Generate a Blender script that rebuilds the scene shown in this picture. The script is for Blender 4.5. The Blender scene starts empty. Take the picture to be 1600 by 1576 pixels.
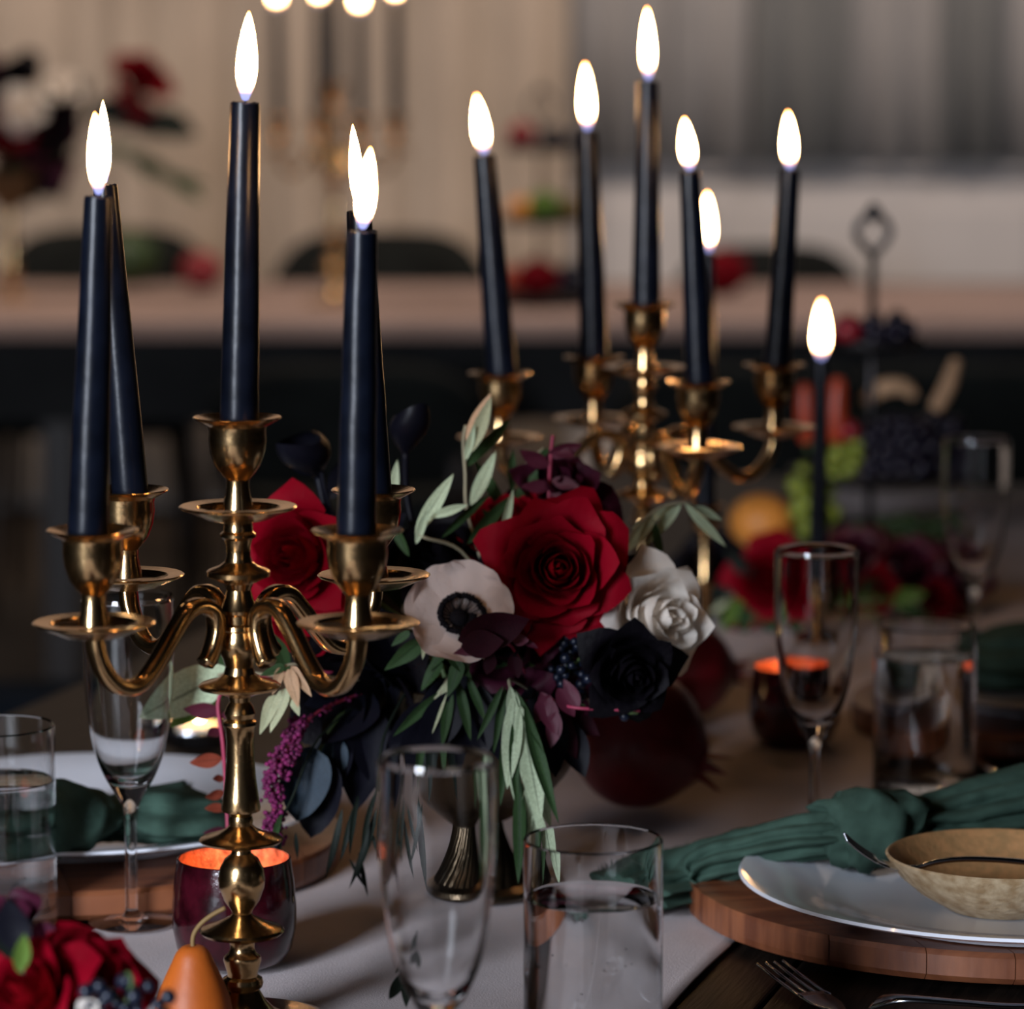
import bpy, bmesh, math, random
from mathutils import Vector, Matrix, Quaternion, noise
random.seed(7)
PI = math.pi
sc = bpy.context.scene
# ---------------------------------------------------------------- camera
F, W, HH = 5700.0, 1600.0, 1576.0
TH = math.atan(738.0 / F)
CZ = 1.32
TZ = 0.76                                  # table top height
cam_d = bpy.data.cameras.new('camera'); cam = bpy.data.objects.new('camera', cam_d)
sc.collection.objects.link(cam)
cam.location = (0, 0, CZ); cam.rotation_euler = (PI / 2 - TH, 0, 0)
cam_d.sensor_width = 36; cam_d.sensor_fit = 'HORIZONTAL'; cam_d.lens = F / W * 36
cam_d.dof.use_dof = True; cam_d.dof.focus_distance = 2.10; cam_d.dof.aperture_fstop = 5.8
cam_d.clip_start = 0.05
sc.camera = cam
# ---------------------------------------------------------------- world, lights, exposure
w = bpy.data.worlds.new('world'); sc.world = w; w.use_nodes = True
bg = w.node_tree.nodes['Background']; bg.inputs[0].default_value = (0.55, 0.5, 0.55, 1); bg.inputs[1].default_value = 0.003
def area(name, loc, target, sx, sy, power, col, spread=180):
    d = bpy.data.lights.new(name, 'AREA'); d.shape = 'RECTANGLE'; d.size = sx; d.size_y = sy
    d.energy = power; d.color = col; d.spread = math.radians(spread)
    o = bpy.data.objects.new(name, d); sc.collection.objects.link(o); o.location = loc
    o.rotation_euler = (Vector(target) - Vector(loc)).to_track_quat('-Z', 'Y').to_euler()
    return o
area('window_daylight', (-1.55, -0.45, 1.62), (0.05, 2.2, 0.85), 0.75, 1.3, 150, (0.80, 0.87, 1.0))
area('back_fill_left', (-1.3, 6.6, 3.5), (-1.0, 10.0, 1.1), 2.4, 0.6, 80, (1.0, 0.80, 0.64))  # added off-frame fill that brightens the beige curtains
area('back_fill_right', (2.1, 6.6, 3.5), (1.8, 10.0, 0.9), 2.0, 0.6, 56, (1.0, 0.88, 0.82))  # second added fill, less warm, for the grey curtains and wall panel
sc.view_settings.view_transform = 'Standard'; sc.view_settings.look = 'None'
sc.view_settings.exposure = 0.0; sc.view_settings.gamma = 1.0; sc.view_settings.use_curve_mapping = False
sc.cycles.max_bounces = 14; sc.cycles.transmission_bounces = 14; sc.cycles.sample_clamp_indirect = 2.5
sc.cycles.use_denoising = True
# ---------------------------------------------------------------- measuring helpers (photo pixel -> place in the room)
FW = Vector((0, math.cos(TH), -math.sin(TH))); UP = Vector((0, math.sin(TH), math.cos(TH))); RT = Vector((1, 0, 0))
CAM = Vector((0, 0, CZ))
def ray(px, py): return FW + RT * ((px - W / 2) / F) + UP * (-(py - HH / 2) / F)
def onz(px, py, z):
    d = ray(px, py); return CAM + d * ((z - CZ) / d.z)
def aty(px, py, Y):
    d = ray(px, py); return CAM + d * (Y / d.y)
def mpp(Y, z=1.0): return (Y * math.cos(TH) + (CZ - z) * math.sin(TH)) / F   # metres per pixel
# ---------------------------------------------------------------- materials
def nt(name):
    m = bpy.data.materials.new(name); m.use_nodes = True
    return m, m.node_tree.nodes, m.node_tree.links, m.node_tree.nodes['Principled BSDF']
def mat(name, col, rough=0.5, metal=0.0, var=0.15, scale=30.0, bump=0.0, bscale=None, stretch=None, coat=0.0,
        trans=0.0, ior=1.45, sss=0.0, sheen=0.0, spec=None, col2=None, back=None, transl=0.0):
    m, N, L, B = nt(name)
    tc = N.new('ShaderNodeTexCoord'); src = tc.outputs['Object']
    if stretch:
        mp = N.new('ShaderNodeMapping'); mp.inputs['Scale'].default_value = stretch
        L.new(src, mp.inputs[0]); src = mp.outputs[0]
    nz = N.new('ShaderNodeTexNoise'); nz.inputs['Scale'].default_value = scale; nz.inputs['Detail'].default_value = 4
    L.new(src, nz.inputs['Vector'])
    rp = N.new('ShaderNodeValToRGB'); L.new(nz.outputs[0], rp.inputs[0])
    c2 = col2 if col2 else tuple(c * (1 - var) for c in col)
    c1 = tuple(min(1, c * (1 + (0 if col2 else var))) for c in col)
    rp.color_ramp.elements[0].color = (*c2, 1); rp.color_ramp.elements[0].position = 0.35
    rp.color_ramp.elements[1].color = (*c1, 1); rp.color_ramp.elements[1].position = 0.65
    out = rp.outputs[0]
    if back:
        g = N.new('ShaderNodeNewGeometry'); mx = N.new('ShaderNodeMix'); mx.data_type = 'RGBA'
        L.new(g.outputs['Backfacing'], mx.inputs[0]); L.new(out, mx.inputs[6]); mx.inputs[7].default_value = (*back, 1); out = mx.outputs[2]
    L.new(out, B.inputs['Base Color'])
    B.inputs['Roughness'].default_value = rough; B.inputs['Metallic'].default_value = metal
    B.inputs['Coat Weight'].default_value = coat; B.inputs['Transmission Weight'].default_value = trans
    B.inputs['IOR'].default_value = ior; B.inputs['Sheen Weight'].default_value = sheen
    if spec is not None: B.inputs['Specular IOR Level'].default_value = spec
    if sss: B.inputs['Subsurface Weight'].default_value = sss; B.inputs['Subsurface Scale'].default_value = 0.006
    if bump:
        n2 = N.new('ShaderNodeTexNoise'); n2.inputs['Scale'].default_value = bscale or scale * 3; n2.inputs['Detail'].default_value = 3
        L.new(src, n2.inputs['Vector'])
        bp = N.new('ShaderNodeBump'); bp.inputs['Strength'].default_value = bump; bp.inputs['Distance'].default_value = 0.002
        L.new(n2.outputs[0], bp.inputs['Height']); L.new(bp.outputs[0], B.inputs['Normal'])
    if transl:
        T = N.new('ShaderNodeBsdfTranslucent'); L.new(out, T.inputs[0]); ms = N.new('ShaderNodeMixShader'); ms.inputs[0].default_value = transl
        L.new(B.outputs[0], ms.inputs[1]); L.new(T.outputs[0], ms.inputs[2]); L.new(ms.outputs[0], N['Material Output'].inputs[0])
    return m
def glassmat(name, col=(1, 1, 1), rough=0.0, ior=1.47):
    m, N, L, B = nt(name)
    B.inputs['Base Color'].default_value = (*col, 1); B.inputs['Transmission Weight'].default_value = 1
    B.inputs['IOR'].default_value = ior
    nz = N.new('ShaderNodeTexNoise'); nz.inputs['Scale'].default_value = 12
    mr = N.new('ShaderNodeMapRange'); mr.inputs[3].default_value = rough; mr.inputs[4].default_value = rough + 0.012
    L.new(nz.outputs[0], mr.inputs[0]); L.new(mr.outputs[0], B.inputs['Roughness'])
    return m
M = {}
M['brass'] = mat('brass', (0.60, 0.385, 0.18), 0.2, 1.0, 0.12, 60, 0.06, 300)
M['brass_dark'] = mat('brass_dark', (0.13, 0.095, 0.06), 0.36, 1.0, 0.3, 50, 0.3, 220)
M['wax'] = mat('black_wax', (0.003, 0.0042, 0.0085), 0.30, 0, 0.4, 40, 0.12, 90, coat=0.0, spec=0.25)
M['wick'] = mat('wick', (0.02, 0.015, 0.012), 0.9)
M['glass'] = glassmat('clear_glass')
M['water'] = glassmat('water', (0.985, 0.995, 1.0), 0, 1.33)
M['bubble'] = glassmat('air_bubble', (1, 1, 1), 0, 0.76)
M['runner'] = mat('runner_linen', (0.60, 0.53, 0.53), 0.85, 0, 0.06, 14, 0.25, 900, spec=0.1)
M['wood_dark'] = mat('dark_oak', (0.012, 0.0075, 0.005), 0.5, 0, 0.5, 9, 0.35, 30, stretch=(12, 1, 1), spec=0.25)
M['wood_charger'] = mat('acacia', (0.25, 0.085, 0.035), 0.4, 0, 0.35, 12, 0.1, 40, stretch=(1, 9, 1), col2=(0.12, 0.036, 0.016), coat=0.1)
M['plate'] = mat('white_porcelain', (0.74, 0.76, 0.82), 0.12, 0, 0.02, 20, coat=0.3)
M['stoneware'] = mat('speckled_stoneware', (0.46, 0.24, 0.10), 0.45, 0, 0.2, 160, 0.3, 260, col2=(0.33, 0.19, 0.08))
M['stone_rim'] = mat('stoneware_underside', (0.34, 0.22, 0.11), 0.5, 0, 0.3, 120, 0.3, 260, col2=(0.56, 0.43, 0.27))
M['napkin'] = mat('green_gauze', (0.050, 0.092, 0.070), 0.9, 0, 0.2, 60, 0.5, 1400, transl=0.12, spec=0.1)
M['steel'] = mat('polished_steel', (0.60, 0.63, 0.68), 0.16, 1.0, 0.05, 60)
M['votive'] = mat('burgundy_glass', (0.028, 0.002, 0.005), 0.14, 0, 0.6, 70, 0.15, 130, coat=0.5, transl=0.12)
M['votive_in'] = mat('copper_mercury_lining', (0.55, 0.14, 0.07), 0.45, 0.35, 0.5, 160, 0.6, 260, transl=0.15)
M['tealight'] = mat('white_wax', (0.8, 0.7, 0.55), 0.5, sss=0.3)
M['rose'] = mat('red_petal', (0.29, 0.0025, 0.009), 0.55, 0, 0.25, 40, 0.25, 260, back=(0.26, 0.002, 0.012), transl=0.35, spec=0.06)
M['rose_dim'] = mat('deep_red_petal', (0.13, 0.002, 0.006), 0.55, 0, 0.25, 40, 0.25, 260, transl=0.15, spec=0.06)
M['rose_white'] = mat('ivory_petal', (0.86, 0.79, 0.71), 0.6, 0, 0.06, 30, 0.1, 220, transl=0.40, spec=0.25)
M['anemone'] = mat('blush_petal', (0.80, 0.66, 0.60), 0.6, 0, 0.1, 24, 0.4, 130, transl=0.22, spec=0.2)
M['rose_black'] = mat('black_petal', (0.0028, 0.002, 0.0035), 0.6, 0, 0.3, 40, 0.3, 260, spec=0.12)
M['maroon'] = mat('maroon_petal', (0.022, 0.002, 0.006), 0.5, 0, 0.4, 60, 0.3, 200, back=(0.05, 0.008, 0.02), transl=0.1, spec=0.12)
M['plum_leaf'] = mat('plum_leaf', (0.085, 0.012, 0.028), 0.5, 0, 0.3, 80, 0.2, 200, transl=0.15)
M['plum_stem'] = mat('crimson_stem', (0.30, 0.03, 0.07), 0.5)
M['anther'] = mat('black_anther', (0.008, 0.007, 0.009), 0.8, spec=0.1)
M['stem'] = mat('green_stem', (0.06, 0.10, 0.03), 0.6)
M['olive_stem'] = mat('olive_stem', (0.28, 0.25, 0.16), 0.7)
def leafmat(name, col, back, rough=0.5, vein=0.35, transl=0.15):
    m = mat(name, col, rough, 0, 0.15, 40, 0.15, 150, back=back, transl=transl, spec=0.15)
    N, L = m.node_tree.nodes, m.node_tree.links          # a darker midrib along the leaf
    B = N['Principled BSDF']; lk = B.inputs['Base Color'].links[0]; src = lk.from_socket
    tc = [n for n in N if n.type == 'TEX_COORD'][0]; sx = N.new('ShaderNodeSeparateXYZ'); L.new(tc.outputs['UV'], sx.inputs[0])
    a = N.new('ShaderNodeMath'); a.operation = 'SUBTRACT'; a.inputs[1].default_value = 0.5; L.new(sx.outputs[0], a.inputs[0])
    b = N.new('ShaderNodeMath'); b.operation = 'ABSOLUTE'; L.new(a.outputs[0], b.inputs[0])
    c = N.new('ShaderNodeMapRange'); c.inputs[1].default_value = 0.015; c.inputs[2].default_value = 0.05; c.inputs[3].default_value = vein; c.inputs[4].default_value = 1
    L.new(b.outputs[0], c.inputs[0])
    mx = N.new('ShaderNodeMix'); mx.data_type = 'RGBA'; mx.blend_type = 'MULTIPLY'; mx.inputs[0].default_value = 1
    L.new(src, mx.inputs[6]); L.new(c.outputs[0], mx.inputs[7]); L.new(mx.outputs[2], B.inputs['Base Color'])
    return m
M['olive'] = leafmat('olive_leaf', (0.42, 0.50, 0.33), (0.42, 0.50, 0.33))
M['olive_green'] = leafmat('green_leaf', (0.030, 0.062, 0.022), (0.06, 0.10, 0.04))
M['willow'] = leafmat('dark_willow_leaf', (0.010, 0.015, 0.011), (0.014, 0.02, 0.014))
M['euca'] = leafmat('blue_eucalyptus_leaf', (0.013, 0.028, 0.044), (0.013, 0.028, 0.044), 0.35, 0.7)
M['tan'] = leafmat('tan_leaf', (0.46, 0.29, 0.17), (0.46, 0.31, 0.18), 0.5, 0.6)
M['pale'] = leafmat('pale_leaf', (0.40, 0.42, 0.26), (0.40, 0.42, 0.26), 0.5, 0.7)
M['rust'] = leafmat('rust_leaf', (0.25, 0.055, 0.03), (0.22, 0.05, 0.03), 0.5, 0.6)
M['lime'] = leafmat('lime_leaf', (0.10, 0.17, 0.03), (0.10, 0.17, 0.03), 0.4, 0.7)
M['black_leaf'] = leafmat('black_leaf', (0.004, 0.004, 0.0075), (0.004, 0.004, 0.007), 0.42, 0.8, 0)
M['amaranth'] = mat('magenta_amaranth', (0.12, 0.004, 0.055), 0.7, 0, 0.5, 200)
M['berry'] = mat('blue_black_berry', (0.005, 0.008, 0.018), 0.3, 0, 0.4, 60)
M['grape'] = mat('dark_grape', (0.008, 0.006, 0.014), 0.35, 0, 0.5, 50)
M['grape_green'] = mat('green_grape', (0.20, 0.24, 0.03), 0.35, 0, 0.2, 50, sss=0.2)
M['pomegranate'] = mat('pomegranate_skin', (0.14, 0.006, 0.010), 0.42, 0, 0.35, 18, 0.06, 90, coat=0.15)
M['pear'] = mat('orange_pear_skin', (0.46, 0.10, 0.010), 0.5, 0, 0.2, 22, 0.06, 300, sss=0.1)
M['pear_stem'] = mat('pear_stem', (0.20, 0.12, 0.04), 0.7)
M['orange'] = mat('orange_skin', (0.65, 0.24, 0.04), 0.5, 0, 0.15, 30, 0.2, 300)
M['redfruit'] = mat('red_fruit_skin', (0.18, 0.006, 0.012), 0.4, 0, 0.2, 20)
M['greenfruit'] = mat('green_fruit_skin', (0.018, 0.038, 0.008), 0.45, 0, 0.3, 15)
M['carrot'] = mat('orange_pepper_skin', (0.32, 0.035, 0.008), 0.4)
M['wrought'] = mat('dark_wrought_metal', (0.05, 0.048, 0.05), 0.4, 0.9, 0.3, 50)
M['chair_black'] = mat('black_chair_leather', (0.006, 0.007, 0.006), 0.8, 0, 0.4, 12, spec=0.2)
M['chair_blue'] = mat('navy_velvet', (0.003, 0.016, 0.034), 0.9, 0, 0.3, 12, spec=0.08)
M['chair_leg'] = mat('chair_wood', (0.02, 0.013, 0.01), 0.5)
M['black_cloth'] = mat('black_cloth', (0.010, 0.010, 0.010), 0.9, 0, 0.2, 12)
M['back_cloth'] = mat('blush_cloth', (0.30, 0.21, 0.18), 0.9, 0, 0.1, 4)
M['floor'] = mat('dark_floor_boards', (0.030, 0.020, 0.013), 0.6, 0, 0.5, 3, stretch=(1, 8, 1))
M['wall'] = mat('warm_white_wall', (0.52, 0.48, 0.45), 0.9, 0, 0.05, 3)
M['panel'] = mat('white_panel_paint', (0.62, 0.58, 0.56), 0.6, 0, 0.04, 3)
M['curtain'] = mat('beige_curtain', (0.50, 0.41, 0.33), 0.9, 0, 0.1, 2, sheen=0.2)
M['sheer'] = mat('grey_curtain', (0.36, 0.34, 0.33), 0.9, 0, 0.1, 2)
M['sheer_dark'] = mat('slate_curtain', (0.20, 0.20, 0.195), 0.9, 0, 0.1, 2)
M['night_glass'] = mat('window_glass', (0.04, 0.04, 0.045), 0.1, 0, 0.1, 2)
def flame_mat():
    m = bpy.data.materials.new('flame'); m.use_nodes = True; N, L = m.node_tree.nodes, m.node_tree.links; N.remove(N['Principled BSDF'])
    tc = N.new('ShaderNodeTexCoord'); s = N.new('ShaderNodeSeparateXYZ'); L.new(tc.outputs['Generated'], s.inputs[0])
    r = N.new('ShaderNodeValToRGB'); L.new(s.outputs[2], r.inputs[0]); e = r.color_ramp.elements
    e[0].position = 0.0; e[0].color = (0.006, 0.007, 0.016, 1); e[1].position = 0.30; e[1].color = (1, 0.56, 0.24, 1)
    x = e.new(0.08); x.color = (0.008, 0.008, 0.016, 1); x = e.new(0.15); x.color = (0.06, 0.03, 0.02, 1); x = e.new(0.85); x.color = (1, 0.5, 0.18, 1); x = e.new(1.0); x.color = (0.3, 0.08, 0.01, 1)
    E = N.new('ShaderNodeEmission'); E.inputs[1].default_value = 80; L.new(r.outputs[0], E.inputs[0]); L.new(E.outputs[0], N['Material Output'].inputs[0])
    return m
M['flame'] = flame_mat()
# ---------------------------------------------------------------- object helpers
C = sc.collection
RM = {}                                       # world matrices of things
def T(v): return Matrix.Translation(Vector(v))
def mk(name, me, m=None, parent=None, smooth=True):
    if m and not me.materials: me.materials.append(M[m])
    if smooth and me.polygons and not me.polygons[0].use_smooth:
        me.polygons.foreach_set('use_smooth', [True] * len(me.polygons))
    o = bpy.data.objects.new(name, me); C.objects.link(o)
    if parent: o.parent = parent
    return o
def thing(name, label, cat, loc=(0, 0, 0), rot=None, group=None):
    o = bpy.data.objects.new(name, None); C.objects.link(o); o.empty_display_size = 0.02
    Mx = T(loc) @ (rot.to_matrix().to_4x4() if isinstance(rot, Quaternion) else Matrix.Rotation(rot or 0, 4, 'Z'))
    o.matrix_world = Mx; RM[o.name] = Mx
    o['label'] = label; o['category'] = cat
    if group: o['group'] = group
    return o
def tag(o, label, cat, group=None):
    o['label'] = label; o['category'] = cat
    if group: o['group'] = group
    return o
def struct(o): o['kind'] = 'structure'; return o
def locp(root, pts):
    inv = RM[root.name].inverted(); return [inv @ Vector(p) for p in pts]
def pydata(name, v, f, uv=None):
    me = bpy.data.meshes.new(name); me.from_pydata([tuple(p) for p in v], [], f); me.update()
    return me
def lathe(name, prof, seg=40, closed=False):
    v, f = [], []; n = len(prof); rows = []
    for r, z in prof:
        if r < 1e-6: rows.append([len(v)]); v.append((0, 0, z))
        else:
            rows.append(list(range(len(v), len(v) + seg)))
            for i in range(seg): a = 2 * PI * i / seg; v.append((r * math.cos(a), r * math.sin(a), z))
    pairs = list(zip(rows[:-1], rows[1:])) + ([(rows[-1], rows[0])] if closed else [])
    for A, Bq in pairs:
        for i in range(seg):
            j = (i + 1) % seg
            if len(A) == 1 and len(Bq) == 1: continue
            if len(A) == 1: f.append((A[0], Bq[j], Bq[i]))
            elif len(Bq) == 1: f.append((A[i], A[j], Bq[0]))
            else: f.append((A[i], A[j], Bq[j], Bq[i]))
    me = pydata(name, v, f); bm = bmesh.new(); bm.from_mesh(me); bmesh.ops.recalc_face_normals(bm, faces=bm.faces)
    for e in bm.edges:
        if len(e.link_faces) == 2 and e.calc_face_angle(0) > 0.55: e.smooth = False
    bm.to_mesh(me); bm.free()
    return me
def sm(pts, n=6):
    """Catmull-Rom through tuples"""
    out = []; P = [Vector(p) for p in pts]
    for i in range(len(P) - 1):
        a, b, c, d = P[max(i - 1, 0)], P[i], P[i + 1], P[min(i + 2, len(P) - 1)]
        for k in range(n):
            t = k / n
            out.append(0.5 * ((2 * b) + (c - a) * t + (2 * a - 5 * b + 4 * c - d) * t * t + (3 * b - a - 3 * c + d) * t ** 3))
    out.append(P[-1]); return out
def tube(name, path, rad, seg=8, shape=None, cap=True, upref=None):
    """sweep; rad number or list; shape: list of (a,b) unit cross-section points"""
    P = [Vector(p) for p in path]; n = len(P); v, f = [], []
    cs = shape or [(math.cos(2 * PI * i / seg), math.sin(2 * PI * i / seg)) for i in range(seg)]; k = len(cs)
    N0 = None
    for i, p in enumerate(P):
        t = (P[min(i + 1, n - 1)] - P[max(i - 1, 0)]).normalized()
        if upref is not None: s_ = Vector(upref) - t * t.dot(Vector(upref))
        elif N0 is None: s_ = t.orthogonal()
        else: s_ = N0 - t * t.dot(N0)
        s_.normalize(); N0 = s_; b = t.cross(s_)
        r = rad[i] if isinstance(rad, (list, tuple)) else rad
        ra, rb = r if isinstance(r, tuple) else (r, r)
        for (x, y) in cs: v.append(p + s_ * (x * ra) + b * (y * rb))
    for i in range(n - 1):
        for j in range(k):
            q = (j + 1) % k; f.append((i * k + j, i * k + q, (i + 1) * k + q, (i + 1) * k + j))
    if cap: f.append(tuple(range(k))[::-1]); f.append(tuple((n - 1) * k + j for j in range(k)))
    return pydata(name, v, f)
def box(name, x, y, z, bev=0.0):
    bm = bmesh.new(); bmesh.ops.create_cube(bm, size=1)
    for q in bm.verts: q.co = Vector(((x[0] + x[1]) / 2 + q.co.x * (x[1] - x[0]), (y[0] + y[1]) / 2 + q.co.y * (y[1] - y[0]), (z[0] + z[1]) / 2 + q.co.z * (z[1] - z[0])))
    if bev: bmesh.ops.bevel(bm, geom=bm.edges[:], offset=bev, segments=3, affect='EDGES', profile=0.5)
    me = bpy.data.meshes.new(name); bm.to_mesh(me); bm.free(); return me
def sphere(name, r, sub=2, sq=(1, 1, 1)):
    bm = bmesh.new(); bmesh.ops.create_icosphere(bm, subdivisions=sub, radius=r)
    for q in bm.verts: q.co = Vector((q.co.x * sq[0], q.co.y * sq[1], q.co.z * sq[2]))
    me = bpy.data.meshes.new(name); bm.to_mesh(me); bm.free(); return me
# ================================================================ SETTING
fl = struct(mk('floor', box('floor', (-6, 6), (-3, 10.3), (-0.1, 0)), 'floor', smooth=False))
YB = 10.0
struct(mk('wall_back', box('wall_back', (-6, 6), (YB + 0.15, YB + 0.3), (0, 3.9)), 'wall', smooth=False))
xs = aty(885, 255, YB).x; zs = aty(885, 256, YB).z
ws = struct(mk('trim_1', box('trim_1', (xs, 6), (YB + 0.05, YB + 0.15), (0, zs - 0.03)), 'panel', smooth=False))
for k in range(5):
    x0 = xs + 0.10 + k * 0.42
    mk('panel', box('panel', (x0, x0 + 0.34), (YB + 0.035, YB + 0.05), (0.12, zs - 0.12), 0.006), 'panel', ws, False)
struct(mk('trim_2', box('trim_2', (xs - 0.03, 6), (YB + 0.01, YB + 0.15), (zs - 0.03, zs + 0.005), 0.008), 'panel', smooth=False))
win = struct(mk('window_1', box('window_1', (xs + 0.1, 4.6), (YB + 0.10, YB + 0.15), (zs + 0.03, 3.0)), 'night_glass', smooth=False))
for k in range(5):
    x0 = xs + 0.1 + k * 0.55
    mk('window_frame', box('window_frame', (x0, x0 + 0.05), (YB + 0.07, YB + 0.12), (zs, 3.0), 0.005), 'panel', win, False)
def curtain(x0, x1, z0, z1, Y, m, label, period=0.16, amp=0.035, seed=0):
    n = max(8, int((x1 - x0) / 0.018)); rows = 5; v, f = [], []
    for j in range(rows + 1):
        z = z0 + (z1 - z0) * j / rows
        for i in range(n + 1):
            x = x0 + (x1 - x0) * i / n
            ph = x / period * 2 * PI + 2.2 * noise.noise(Vector((x * 1.7 + seed, 0.3, seed)))
            a = amp * (0.6 + 0.8 * abs(noise.noise(Vector((x * 2.3, seed, 1)))))
            v.append((x, Y + a * math.sin(ph) + 0.004 * math.sin(ph * 2.3 + z), z))
    for j in range(rows):
        for i in range(n): a = j * (n + 1) + i; f.append((a, a + 1, a + n + 2, a + n + 1))
    o = mk('curtain', pydata('curtain', v, f), m)
    mo = o.modifiers.new('thick', 'SOLIDIFY'); mo.thickness = 0.004
    return tag(o, label, 'curtain', 'curtains along the back wall')
X = lambda px: aty(px, 200, YB - 0.1).x
curtain(X(-160), X(190), 0.05, 3.4, YB - 0.06, 'curtain', 'beige floor-length curtain behind the blurred flower vase at the left', 0.19, seed=1)
curtain(X(185), X(410), 0.05, 3.4, YB - 0.10, 'curtain', 'beige floor-length curtain between flower vase and blurred candelabra', 0.22, seed=2)
curtain(X(405), X(650), 0.05, 3.4, YB - 0.06, 'curtain', 'beige floor-length curtain behind the blurred candelabra', 0.20, seed=3)
curtain(X(645), X(890), 0.05, 3.4, YB - 0.10, 'curtain', 'beige floor-length curtain behind the blurred tiered stand', 0.23, seed=4)
curtain(X(880), X(1045), zs + 0.01, 3.4, YB - 0.05, 'sheer', 'light grey short curtain over the sill behind the tallest rear candle', 0.11, 0.02, 5)
curtain(X(1040), X(1180), zs + 0.01, 3.4, YB - 0.03, 'sheer', 'mid grey short curtain over the sill left of a slate one', 0.13, 0.02, 6)
curtain(X(1175), X(1330), zs + 0.01, 3.4, YB - 0.05, 'sheer_dark', 'slate grey short curtain behind the rightmost candelabra candle', 0.12, 0.02, 7)
curtain(X(1325), X(1475), zs + 0.01, 3.4, YB - 0.03, 'sheer', 'warm grey short curtain over the sill between two slate ones', 0.12, 0.02, 8)
curtain(X(1470), X(1575), zs + 0.01, 3.4, YB - 0.05, 'sheer_dark', 'slate grey short curtain nearest the right end of the sill', 0.10, 0.02, 9)
curtain(X(1570), X(1800), zs + 0.01, 3.4, YB - 0.03, 'sheer', 'pale grey short curtain at the far right end of the sill', 0.12, 0.02, 10)
# ---------------------------------------------------------------- back table, chairs
YT0, YT1 = 7.15, 8.15
bt = thing('banquet_table', 'long blurred banquet table across the back of the room', 'table', (0, 7.65, 0))
for k in range(3):
    y0 = -0.5 + k * (1.0 / 3)
    mk('plank', box('plank', (-3.0, 3.0), (y0 + 0.002, y0 + 1.0 / 3 - 0.002), (TZ - 0.04, TZ), 0.004), 'wood_dark', bt, False)
for sx in (-2.8, -0.9, 0.95, 2.8):
    for sy in (-0.42, 0.42):
        mk('leg', box('leg', (sx - 0.035, sx + 0.035), (sy - 0.035, sy + 0.035), (0, TZ - 0.04), 0.005), 'chair_leg', bt, False)
def drape(name, x0, x1, y0, y1, z, drop0, drop1, m, label, seed=0, amp=0.008):
    prof = []
    for k in range(5): prof.append((y0 - 0.012, z - drop0 + drop0 * k / 5, 1))
    prof.append((y0 - 0.006, z + 0.002, 0.3))
    for k in range(9): prof.append((y0 + 0.01 + (y1 - y0 - 0.02) * k / 8, z + 0.004, 0))
    prof.append((y1 + 0.006, z + 0.002, 0.3))
    for k in range(1, 6): prof.append((y1 + 0.012, z - drop1 * k / 5, 1))
    n = 120; v, f = [], []
    for (yy, zz, a) in prof:
        for i in range(n + 1):
            x = x0 + (x1 - x0) * i / n; q = math.sin(x * 31 + seed + 2 * noise.noise(Vector((x, seed, 0))))
            v.append((x, yy + a * amp * q * (1 if yy > (y0 + y1) / 2 else -1), zz + (0.0015 * noise.noise(Vector((x * 9, yy * 9, seed))) if a == 0 else 0)))
    for j in range(len(prof) - 1):
        for i in range(n): q = j * (n + 1) + i; f.append((q, q + 1, q + n + 2, q + n + 1))
    return tag(mk(name, pydata(name, v, f), m), label, 'cloth')
drape('tablecloth', -3.04, 3.04, 7.14, 8.16, TZ + 0.001, 0.20, 0.10, 'black_cloth', 'black cloth hanging over the edge of the back table', 3)
drape('table_runner', -2.95, 2.95, 7.09, 8.05, TZ + 0.006, 0.035, 0.0, 'back_cloth', 'blurred blush runner laid along the back table', 5, 0.002)
def make_chair(label, m, loc, rz, hw=0.24, group='chairs behind the back table', top=0.93, solid=False):
    t = thing('dining_chair', label, 'chair', loc, rz, group)
    mk('seat', box('seat', (-hw, hw), (-0.22, 0.22), (0.40, 0.48), 0.025), m, t)
    # curved backrest with rounded upper corners
    v, f = [], []; n = 14; rows = 8
    for side in (0, 1):
        for j in range(rows + 1):
            for i in range(n + 1):
                u = -1 + 2 * i / n; x = hw * u * 1.08; z = 0.50 + (top - 0.50) * (j / rows) * (1 - 0.28 * abs(u) ** 5)
                v.append((x, 0.22 + 0.05 * (j / rows) - 0.05 * u * u + side * 0.045, z))
    K = (rows + 1) * (n + 1)
    for j in range(rows):
        for i in range(n):
            a = j * (n + 1) + i; f.append((a, a + 1, a + n + 2, a + n + 1)); f.append((K + a + n + 1, K + a + n + 2, K + a + 1, K + a))
    rim = [i for i in range(n + 1)] + [j * (n + 1) + n for j in range(1, rows + 1)] + [rows * (n + 1) + i for i in range(n - 1, -1, -1)] + [j * (n + 1) for j in range(rows - 1, 0, -1)]
    for q in range(len(rim)): a, b = rim[q], rim[(q + 1) % len(rim)]; f.append((b, a, K + a, K + b))
    mk('backrest', pydata('backrest', v, f), m, t)
    for sx in (-1, 1):
        for sy in (-1, 1):
            mk('leg', tube('leg', [(sx * (hw - 0.03), sy * 0.19, 0.41), (sx * (hw - 0.01), sy * 0.215, 0)], [0.022, 0.014], 8), 'chair_leg', t)
        mk('post', tube('post', [(sx * (hw - 0.03), 0.21, 0.44), (sx * (hw - 0.02), 0.235, 0.56)], 0.018, 8), 'chair_leg', t)
    return t
for (px, lab, top_) in ((150, 'black chair behind back table beside the blurred flower vase', 358), (590, 'black chair behind back table under the blurred candelabra', 362), (1210, 'black chair behind back table left of the metal stand loop', 384)):
    p = aty(px, 400, 8.55)
    make_chair(lab, 'chair_black', (p.x, 8.50, 0), 0, 0.235 if px < 900 else 0.205, top=aty(px, top_, 8.75).z)
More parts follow.
